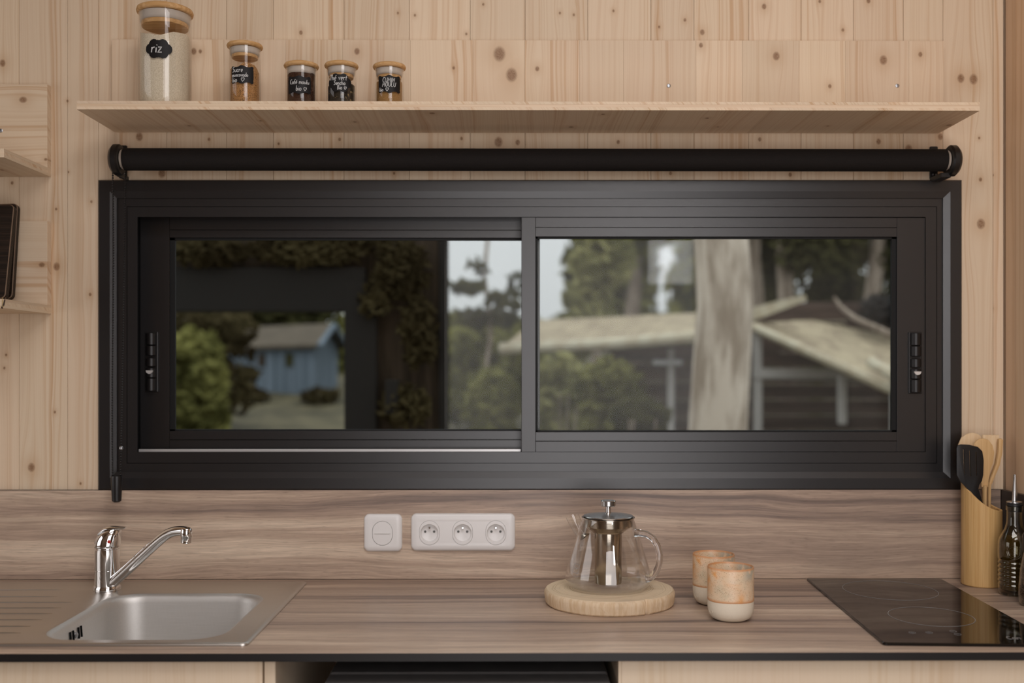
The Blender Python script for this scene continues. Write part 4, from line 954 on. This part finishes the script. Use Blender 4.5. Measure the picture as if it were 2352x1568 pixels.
op = [(.010, .0045)] + [(r - .0021, z) for r, z in prof if .005 < z < .127]
o = B().lathe(op, c, 56).obj('oil', oil_m, ob, True, 60); part_label(o, 'dark golden oil filling the bottle to the shoulder')
ang = math.atan2(-OY, -OX)
def md(s, v, d_):
    a = ang + s / .0306; return Vector((OX + (.0308 + d_) * math.cos(a), OY + (.0308 + d_) * math.sin(a), ZT + .089 + v))
b = B()
for rr_ in (.0135, .0105):
    q = [md(rr_ * math.cos(2 * PI * i / 40), rr_ * math.sin(2 * PI * i / 40), 0) for i in range(41)]; b.tube(q, .0007, 6)
b.obj('embossed_medallion', M['glass_bottle'], ob, True)
ribbon_obj('medallion_relief', [arc(0, .003, .0035, .0025, 0, 360, 10), [(-.006, -.003), (-.003, -.0015), (0, -.003), (.003, -.0015), (.006, -.003)], [(-.005, -.006), (.005, -.006)]], .0008, md, M['glass_bottle'], ob)
st_ = B().lathe([(.0135, .166), (.0138, .1775), (.0150, .178), (.0150, .1815), (.0135, .1830)], c, 32).obj('stopper', M['blk'], ob, True, 40)
B().lathe([(.0138, .1830), (.0146, .1840), (.0146, .1858), (.008, .1872)], c, 32).obj('pourer_disc', M['steel_lid'], ob, True, 30)
pz = ZT + .187
B().tube([(OX, OY, pz), (OX, OY - .001, pz + .02), (OX - .0005, OY - .003, pz + .045), (OX - .001, OY - .004, pz + .054)], [.0050, .0044, .0030, .0026], 14).obj('pourer', M['steel_lid'], ob, True, 50)
B().tube([(OX + .0045, OY, pz), (OX + .0042, OY - .001, pz + .022), (OX + .0022, OY - .002, pz + .038)], [.0016, .0016, .0010], 8).obj('vent_tube', M['steel_lid'], ob, True, 50)
GX, GY = PX(2378, 1.945), 1.945; gr = thing('spice_grinder', 'rounded glass spice jar cut off by the right edge, in front of the oil', 'grinder', (GX, GY, ZT)); c = (GX, GY, ZT + .0003)
gp = [(.012, 0), (.024, .0008), (.0282, .006), (.0296, .020), (.0290, .040), (.0262, .070), (.0222, .092), (.0205, .100)]
B().shell(gp + [(r - .0018, z + .002) for r, z in gp[::-1]], c, 48).obj('grinder_glass', M['glass_bottle'], gr, True, 60)
o = B().lathe([(.010, .003)] + [(r - .0024, z + .003) for r, z in gp[1:6]], c, 40).obj('peppercorns', M['pepper'], gr, True); o['kind'] = 'stuff'
B().lathe([(.0212, .1022), (.0225, .104), (.0225, .134), (.020, .138), (.010, .139)], c, 40).obj('grinder_cap', M['blk'], gr, True, 40)

# ------------------------------------------------------------------ cabinets and appliance under the worktop
YCF = 1.642; ZC = ZT - .0135
def cabinet(label, x0, x1, door_x0, door_x1, ndoors, side):
    t = thing('base_cabinet', label, 'cabinet', ((x0 + x1) / 2, 1.9, 0)); th = .0175
    for x in (x0, x1 - th): B().box(x, x + th, YCF + .001, 2.19, .0, ZC, .0006).obj('side_panel', M['spr_cab'], t)
    B().box(x0 + th, x1 - th, YCF + .02, 2.19, .08, .098).obj('bottom_panel', M['spr_cab'], t)
    B().box(x0 + th, x1 - th, 2.17, 2.185, .098, ZC - .2).obj('back_panel', M['spr_cab'], t)
    B().box(x0 + th, x1 - th, YCF + .05, YCF + .065, .0, .08).obj('plinth', M['core'], t)
    w = (door_x1 - door_x0) / ndoors
    for i in range(ndoors):
        a = door_x0 + i * w + .001; dd = B().box(a, a + w - .002, YCF - .001, YCF + .0175, .085, ZC - .002, .0008).obj('door', M['spr_cab'], t)
        B().lathe([(.005, 0), (.005, -.012), (.012, -.014), (.012, -.020), (.009, -.022)], (a + (w - .06 if i % 2 == 0 else .06), YCF - .001, ZC - .16), 20, 'y').obj('door_knob', M['blk'], dd, True)
    return t
cx1 = PX(632, YCF); cabinet('pale spruce cabinet below the sink', -1.58, cx1, -1.578, PX(604, YCF), 2, 1)
cx2 = PX(1420.5, YCF); cabinet('pale spruce cabinet below the hob', cx2, XR - .003, cx2 + .0035, XR - .005, 1, -1)
fr = thing('built_under_fridge', 'black appliance standing in the gap under the worktop', 'appliance', (-.057, 1.9, 0))
fx0, fx1 = PX(741, 1.64), PX(1404, 1.64); FZ = .8475
B().box(fx0, fx1, 1.70, 2.15, .012, FZ, .003).obj('body', M['fridge'], fr)
dr = B().box(fx0, fx1, 1.640, 1.697, .05, FZ - .001, .004, 2).obj('door', M['fridge'], fr)
B().box(fx0 + .05, fx1 - .05, 1.630, 1.6405, FZ - .07, FZ - .05, .003).obj('door_handle', M['blk'], dr)
for x in (fx0 + .03, fx1 - .03):
    for y in (1.73, 2.12): B().lathe([(.014, 0.0005), (.014, .006), (.009, .013)], (x, y, 0), 16).obj('foot', M['blk'], fr)

# ------------------------------------------------------------------ outside: garden seen through the panes
def terrain(x, y):
    t_ = max(0.0, min(1.0, (y - 4) / 15)); s = t_ * t_ * (3 - 2 * t_)
    return -.65 + 1.86 * s + .06 * math.sin(x * .9 + y * .5) + max(0, (y - 19)) * .045
b = B(); nx, ny = 44, 40; gv = [[b.bm.verts.new((-16 + 32 * i / nx, 2.6 + 40 * (j / ny) ** 1.3, terrain(-16 + 32 * i / nx, 2.6 + 40 * (j / ny) ** 1.3))) for i in range(nx + 1)] for j in range(ny + 1)]
for j in range(ny):
    for i in range(nx): b.bm.faces.new((gv[j][i], gv[j][i + 1], gv[j + 1][i + 1], gv[j + 1][i]))
gd = b.obj('ground', M['grass'], None, True, 180); gd['kind'] = 'structure'
def leaves(b, c, rad, n, size, rg, shell=.5):
    for _ in range(n):
        while True:
            p = Vector((rg.uniform(-1, 1), rg.uniform(-1, 1), rg.uniform(-1, 1)))
            if shell < p.length <= 1: break
        q = Vector((c[0] + p.x * rad[0], c[1] + p.y * rad[1], c[2] + p.z * rad[2]))
        a = Vector((rg.gauss(0, 1), rg.gauss(0, 1), rg.gauss(0, 1))).normalized(); d_ = a.orthogonal().normalized(); s = size * rg.uniform(.6, 1.3)
        v = [b.bm.verts.new(q + a * s), b.bm.verts.new(q + d_ * s * .5), b.bm.verts.new(q - a * s), b.bm.verts.new(q - d_ * s * .5)]
        b.bm.faces.new(v)
def tree(label, px, Y, wpx, top, clusters, bark, leaf, seed, group='garden trees outside', lean=0.0):
    rg = random.Random(seed); p = P(px, 800, Y); w = wpx * Y / FPX / 2; zb_ = terrain(p.x, Y) - .1
    t = thing('tree', label, 'tree', (p.x, Y, zb_), group)
    pts = []; rr_ = []
    for i in range(13):
        q = i / 12; pts.append((p.x + lean * (q - .3) + .03 * math.sin(i * 1.7 + seed), Y + .02 * math.sin(i + seed), zb_ + (top - zb_) * q)); rr_.append(w * (1.25 - .45 * q) if i else w * 1.6)
    B().tube(pts, rr_, 14).obj('trunk', bark, t, True, 60)
    if clusters:
        b = B()
        for (cx_, cy_, rw, rh, n_, sz) in clusters:
            yy_ = Y + rg.uniform(-.3, .3); q = P(cx_, cy_, yy_); sc = yy_ / FPX
            leaves(b, q, (rw * sc, rw * sc * .6, rh * sc), n_, sz, rg, .15)
        if top > 5:
            for k in range(3): leaves(b, (p.x + lean * .7 + rg.uniform(-.12, .12), Y + rg.uniform(-.12, .12), top - .5 + .45 * k), (.50 - .1 * k, .45 - .1 * k, .75), 150, .13, rg, .1)
        o = b.obj('foliage', leaf, t, fix=False); o['kind'] = 'stuff'
    return t
def bush(label, px, py, Y, rw, rh, n_, sz, leaf, seed):
    rg = random.Random(seed); q = P(px, py, Y); sc = Y / FPX; zb_ = terrain(q.x, Y)
    t = thing('bush', label, 'bush', (q.x, Y, zb_), 'garden bushes outside')
    b = B()
    for i in range(6): b.tube([(q.x, Y, zb_ - .05), (q.x + rg.uniform(-1, 1) * rw * sc * .6, Y + rg.uniform(-.2, .2), q.z)], [.02, .006], 6)
    b.obj('stem', M['bark2'], t)
    b = B(); leaves(b, q, (rw * sc, rw * sc * .7, rh * sc), n_, sz, rg, .0)
    if zb_ < q.z - rh * sc * .5: leaves(b, (q.x, Y, zb_ * .45 + q.z * .55), (rw * sc * 1.02, rw * sc * .7, (q.z - zb_) * .56), int(n_ * 1.3), sz, rg, .0)
    o = b.obj('foliage', leaf, t, fix=False); o['kind'] = 'stuff'
    return t
# large pale trunk and the trees beyond
tree('thick pale-barked tree trunk standing outside the right pane', 1652, 6.2, 116, 6.6, [(1640, -560, 330, 190, 700, .14)], M['bark'], M['leaf'], 1)
tree('slim grey trunk just right of the thick pale trunk', 1738, 13.0, 24, 6, [(1760, 600, 60, 90, 260, .10), (1730, 470, 120, 90, 300, .12)], M['bark2'], M['leaf_dk'], 2)
tree('pinkish bare trunk above the pale roof beam outside', 1808, 12.0, 34, 6, [(1850, 560, 70, 70, 240, .10)], M['bark2'], M['leaf_dk'], 3)
tree('mossy green trunk behind the right-hand shed roof', 1876, 14.0, 22, 6, [(1900, 600, 90, 110, 520, .10), (1960, 690, 70, 60, 220, .1)], plain('mossy_bark', (.16, .16, .06), .9, 0, .2, .3, 6), M['leaf_dk'], 4)
tree('leaning grey-pink trunk near the right end of the pane', 2004, 12.5, 32, 6, [(2040, 560, 70, 90, 300, .10), (1940, 520, 70, 60, 200, .1)], M['bark2'], M['leaf_dk'], 5, lean=.25)
tree('pale trunk among bright foliage left of the thick trunk', 1455, 14.0, 30, 6, [(1400, 600, 110, 90, 620, .12), (1480, 520, 90, 60, 260, .12)], M['bark2'], M['leaf'], 6)
tree('leafy tree filling the upper middle of the right pane', 1370, 11.0, 18, 5.2, [(1385, 590, 75, 70, 520, .09), (1350, 690, 60, 60, 260, .09), (1330, 780, 70, 40, 160, .09)], M['bark2'], M['leaf_br'], 7)
tree('airy tree whose twigs stand against the white sky', 1120, 9.0, 10, 3.0, [(1075, 660, 42, 20, 90, .055), (1100, 610, 30, 22, 36, .05), (1160, 690, 46, 26, 110, .055), (1190, 650, 22, 30, 40, .05), (1120, 730, 80, 24, 200, .06)], M['bark2'], M['leaf_dk'], 8)
for i, (px, py, Y, rw, rh, n_, sz, lf, lab) in enumerate([
    (1110, 800, 13, 110, 60, 620, .10, 'leaf', 'broad green bush below the bright gap of sky'),
    (1130, 920, 8.0, 60, 70, 560, .07, 'leaf', 'mid green bush at the foot of the middle of the window'),
    (1290, 900, 8, 70, 90, 620, .06, 'leaf_br', 'pale leafy bush beside the meeting stile, right pane'),
    (1400, 900, 7.4, 80, 80, 640, .055, 'leaf', 'green bush in front of the left open shed'),
    (1470, 960, 6.8, 70, 50, 420, .05, 'leaf_dk', 'low dark bush left of the thick pale trunk'),
    (440, 860, 11, 85, 110, 900, .08, 'leaf', 'yellowish bush left of the blue cabin'),
    (470, 760, 13, 120, 60, 700, .09, 'leaf_ol', 'dark bush behind the blue cabin, left'),
    (600, 700, 20.5, 200, 40, 1000, .14, 'leaf_dk', 'dark tree line behind the blue cabin roof'),
    (560, 905, 15.2, 60, 14, 160, .06, 'leaf_ol', 'low tufty growth at the foot of the blue cabin'),
    (735, 903, 15.1, 45, 12, 140, .06, 'leaf_ol', 'low tufts in front of the cabin gable'),
    (830, 830, 20, 100, 120, 900, .12, 'leaf', 'brownish bush right of the blue cabin')]):
    bush(lab, px, py, Y, rw, rh, n_, sz, M[lf], 40 + i)
# distant wood edge: individual conifers, with a gap of sky
rg = random.Random(77)
for i, (px, lab) in enumerate(((520, 'distant dark conifer above the left end of the blue cabin'), (690, 'distant dark conifer above the gable of the blue cabin'), (880, 'distant dark conifer behind the ivy of the timber screen'),
        (1450, 'distant conifer behind the leafy tree of the right pane'), (1600, 'distant conifer hidden behind the thick pale trunk'), (1775, 'distant dark conifer just right of the thick pale trunk'),
        (1930, 'distant dark conifer above the mossy shed roof'), (2085, 'distant dark conifer at the far end of the right pane'))):
    Y = 26 + 2.2 * (i % 2); tops = 300 + rg.uniform(-40, 60)
    cl = [(px + rg.uniform(-12, 12), tops + 60 + k * 75, 46 + k * 5, 60, 300, .24) for k in range(7)]
    tree(lab, px, Y, 22, 7.5, cl, M['bark2'], M['leaf_dk'] if px < 1000 or px > 1700 else M['leaf'], 100 + i, 'distant trees at the wood edge')
for i, (px, py, lab) in enumerate(((1030, 765, 'distant shrub under the bright sky beside the dark corner post'), (1125, 790, 'distant shrub below the middle of the sky gap'), (1215, 775, 'distant shrub hidden behind the meeting stile'), (1310, 762, 'distant shrub at the upper left of the right pane'))):
    bush(lab, px, py, 23 + (i % 2) * 2, 44, 48, 420, .2, M['leaf'], 300 + i)

# blue cabin beyond the dark timber screen
YBC = 16.0
bc = P(650, 893, YBC); cab = thing('blue_cabin', 'small faded blue wooden cabin with gable, seen through the left pane', 'cabin', tuple(bc))
def W3(px, py, dy=0): return P(px, py, YBC + dy)
w0, w1, w2 = W3(526, 893, .7), W3(722, 893, -.25), W3(776, 893, .75)
hA = W3(526, 792, .7).z; ridge = W3(712, 748, .3)
def board_wall(a, b_, z1a, z1b, n_, mat):
    for i in range(n_):
        p, q = a.lerp(b_, i / n_), a.lerp(b_, (i + .93) / n_); za, zq = z1a + (z1b - z1a) * i / n_, z1a + (z1b - z1a) * (i + .93) / n_
        dn_ = Vector((-(b_ - a).y, (b_ - a).x, 0)).normalized() * .03
        z0_ = bc.z - .12
        B().loft([[(p.x, p.y, z0_), (q.x, q.y, z0_), (q.x, q.y, zq), (p.x, p.y, za)], [(p.x + dn_.x, p.y + dn_.y, z0_), (q.x + dn_.x, q.y + dn_.y, z0_), (q.x + dn_.x, q.y + dn_.y, zq), (p.x + dn_.x, p.y + dn_.y, za)]]).obj('plank', mat, cab)
board_wall(w0, w1, hA, hA, 9, M['blue']); mid = w1.lerp(w2, .5)
board_wall(w1, mid, hA, hA + .28, 3, M['blue']); board_wall(mid, w2, hA + .28, hA, 3, M['blue'])
back = Vector((w0.x + (w2.x - w1.x), w0.y + (w2.y - w1.y), 0))
def slab(b, pts, th): b.loft([[tuple(p) for p in pts], [(p[0], p[1], p[2] - th) for p in pts]]); return b
dirL = (w0 - w1).normalized(); rf = hA + .33
r1 = Vector((mid.x, mid.y, rf)) - dirL * .14; r0 = Vector((mid.x, mid.y, rf)) + dirL * ((w0 - w1).length + .12)
e1 = Vector((w1.x, w1.y, hA - .02)) - dirL * .14 + (w1 - w2).normalized() * .12; e0 = e1 + (r0 - r1)
g1 = Vector((w2.x, w2.y, hA - .02)) - dirL * .14 + (w2 - w1).normalized() * .12; g0 = g1 + (r0 - r1)
slab(B(), [e0, e1, r1, r0], .05).obj('roof_slope', M['blue_roof'], cab); slab(B(), [r0, r1, g1, g0], .05).obj('roof_slope', M['blue_roof'], cab)
for p, q in ((e1, r1), (g1, r1)):
    B().tube([p - dirL * .02 - Vector((0, 0, .03)), q - dirL * .02 - Vector((0, 0, .03))], .045, 6).obj('barge_board', M['blue'], cab)
for i, (a, q) in enumerate(((.38, .47), (.70, .79))):
    p = w0.lerp(w1, a); z_ = hA - .35
    B().box(p.x - .02, p.x + .10, p.y - .06, p.y - .03, z_, z_ + .2).obj('window_panel', M['leaf_dk'] if i else M['old_wood'], cab)

# dark timber screen with an opening, close outside the left pane
YSC = 4.6
sc_ = thing('timber_screen', 'dark weathered timber screen with a wide opening, outside the left pane', 'garden screen', (PX(800, YSC), YSC, terrain(-1, YSC)))
zt_ = 3.1; zg = terrain(-.6, YSC) - .05
def sbox(name, x0, x1, t_, b_, mat, y0=0.0, y1=.05, bev=.004): return B().box(PX(x0, YSC), PX(x1, YSC), YSC + y0, YSC + y1, b_ if b_ < 10 else PZ(b_, YSC), t_ if t_ < 10 else PZ(t_, YSC), bev).obj(name, M[mat], sc_)
rg = random.Random(8)
xs = [-200, -135, -70, -5, 60, 125, 190, 255, 320, 385, 450, 515, 580, 645, 710, 775, 838]
for a, b_ in zip(xs, xs[1:]): sbox('plank', a, b_ - .5, zt_, 640, 'old_wood', rg.uniform(0, .006), .03, .003)
for a, b_ in ((838, 872), (872, 907), (907, 942), (942, 976), (976, 1011)): sbox('plank', a, b_ + .5, zt_, zg, 'old_wood', rg.uniform(0, .006), .03, .003)
sbox('lintel', -200, 842, 616, 716, 'old_beam', -.05, .06); sbox('post', 795, 868, 652, zg, 'old_beam', -.055, .065)
sbox('corner_post', 1008, 1029, zt_, zg, 'old_beam', -.02, .05); sbox('lantern_box', 891, 919, 872, 948, 'old_beam', -.10, .0)
b = B(); rg = random.Random(31)
for cx_, cy_, rw, rh, n_ in ((480, 580, 90, 30, 420), (700, 575, 150, 32, 620), (920, 620, 70, 70, 520), (960, 760, 45, 90, 300), (930, 930, 60, 50, 260), (800, 540, 120, 30, 300), (860, 690, 40, 40, 110)):
    q = P(cx_, cy_, YSC - .06); leaves(b, q, (rw * YSC / FPX, .05, rh * YSC / FPX), n_, .030, rg, 0)
o = b.obj('ivy', M['leaf_ol'], sc_, fix=False); o['kind'] = 'stuff'

# open shed on the right, mossy lean-to roof on grey posts
rs = thing('open_shed', 'open dark shed with mossy roof and grey posts, right of the thick trunk', 'shed', tuple(Vector((PX(1880, 8.6), 8.6, terrain(3, 8.6)))))
def shed_planks(t, x0, x1, ytop, Y, n_, mat):
    z1_ = PZ(ytop, Y); z0_ = terrain(PX((x0 + x1) / 2, Y), Y) - .1; hh = (z1_ - z0_) / n_
    for i in range(n_): B().box(PX(x0, Y), PX(x1, Y), Y, Y + .03, z0_ + i * hh, z0_ + (i + .95) * hh, .003).obj('plank', M[mat], t)
shed_planks(rs, 1700, 2330, 700, 9.6, 14, 'shed_wood')
def spost(t, x0, x1, y0, Y, mat='grey_post', y1=None, d_=.07): 
    zz = PZ(y1, Y) if y1 else terrain(PX(x0, Y), Y) - .05
    return B().box(PX(x0, Y), PX(x1, Y), Y, Y + d_, zz, PZ(y0, Y), .006).obj('post', M[mat], t)
spost(rs, 1733, 1751, 750, 8.8); spost(rs, 1929, 1946, 862, 8.3, y1=975); spost(rs, 2052, 2072, 840, 7.6)
B().loft([[P(1730, 846, 8.78), P(1730, 868, 8.78), P(2042, 872, 8.78), P(2042, 850, 8.78)], [P(1730, 846, 8.84), P(1730, 868, 8.84), P(2042, 872, 8.84), P(2042, 850, 8.84)]]).obj('rail', M['grey_post'], rs)
slab(B(), [P(1712, 742, 8.9), P(2230, 975, 7.2), P(2230, 830, 9.2), P(1925, 731, 9.9)], .05).obj('roof_slope', M['moss_roof'], rs)
e0, e1 = P(1712, 742, 8.85), P(2230, 975, 7.15)
B().tube([e0, e0.lerp(e1, .5), e1], .035, 8).obj('roof_edge', M['moss_pale'], rs, True)
B().tube([P(2000, 832, 7.9), P(2030, 850, 7.7), P(2070, 872, 7.5)], .045, 8).obj('roof_edge', M['moss_pale'], rs, True)
B().loft([[P(1700, 712, 9.2), P(1850, 676, 8.6), P(1853, 690, 8.6), P(1700, 748, 9.2)], [P(1700, 712, 9.4), P(1850, 676, 8.8), P(1853, 690, 8.8), P(1700, 748, 9.4)]]).obj('gable_beam', M['moss_pale'], rs)
B().box(PX(1780, 10.2), PX(2300, 10.2), 10.2, 10.26, PZ(760, 10.2), PZ(694, 10.2), .01).obj('rear_gable', M['shed_wood'], rs)
b = B(); rg = random.Random(5); leaves(b, P(2030, 712, 9.3), (55 * 9.3 / FPX, .3, 36 * 9.3 / FPX), 240, .07, rg, 0); o = b.obj('leaf_litter', M['old_beam'], rs, fix=False); o['kind'] = 'stuff'
br_ = B().tube([P(1916, 683, 8.0), P(1932, 706, 7.95), P(1965, 732, 7.9), P(2010, 752, 7.85), P(2060, 775, 7.8), P(2110, 815, 7.8)], [.012, .018, .024, .028, .03, .03], 8).obj('fallen_branch', M['bark2'], None, True)
recenter(br_); tag(br_, 'curved bare branch lying across the mossy shed roof', 'branch')
# open shed left of the trunk
l2 = thing('open_shed', 'low open shed with pale mossy roof behind bushes, left of the thick trunk', 'shed', tuple(Vector((PX(1400, 9), 9.0, terrain(1, 9)))))
shed_planks(l2, 1390, 1640, 790, 10.2, 9, 'shed_wood')
slab(B(), [P(1150, 800, 9.0), P(1640, 770, 8.2), P(1640, 716, 9.8), P(1230, 735, 10.6)], .06).obj('roof_slope', M['moss_roof'], l2)
B().tube([P(1150, 800, 8.95), P(1400, 790, 8.6), P(1640, 770, 8.15)], .05, 8).obj('roof_edge', M['moss_pale'], l2, True)
spost(l2, 1386, 1399, 800, 9.0); spost(l2, 1535, 1549, 800, 8.7); spost(l2, 1600, 1614, 800, 8.6)
B().box(PX(1501, 8.6), PX(1567, 8.6), 8.6, 8.65, PZ(838, 8.6), PZ(826, 8.6), .004).obj('cross_board', plain('white_painted_board', (.55, .55, .56), .7), l2)
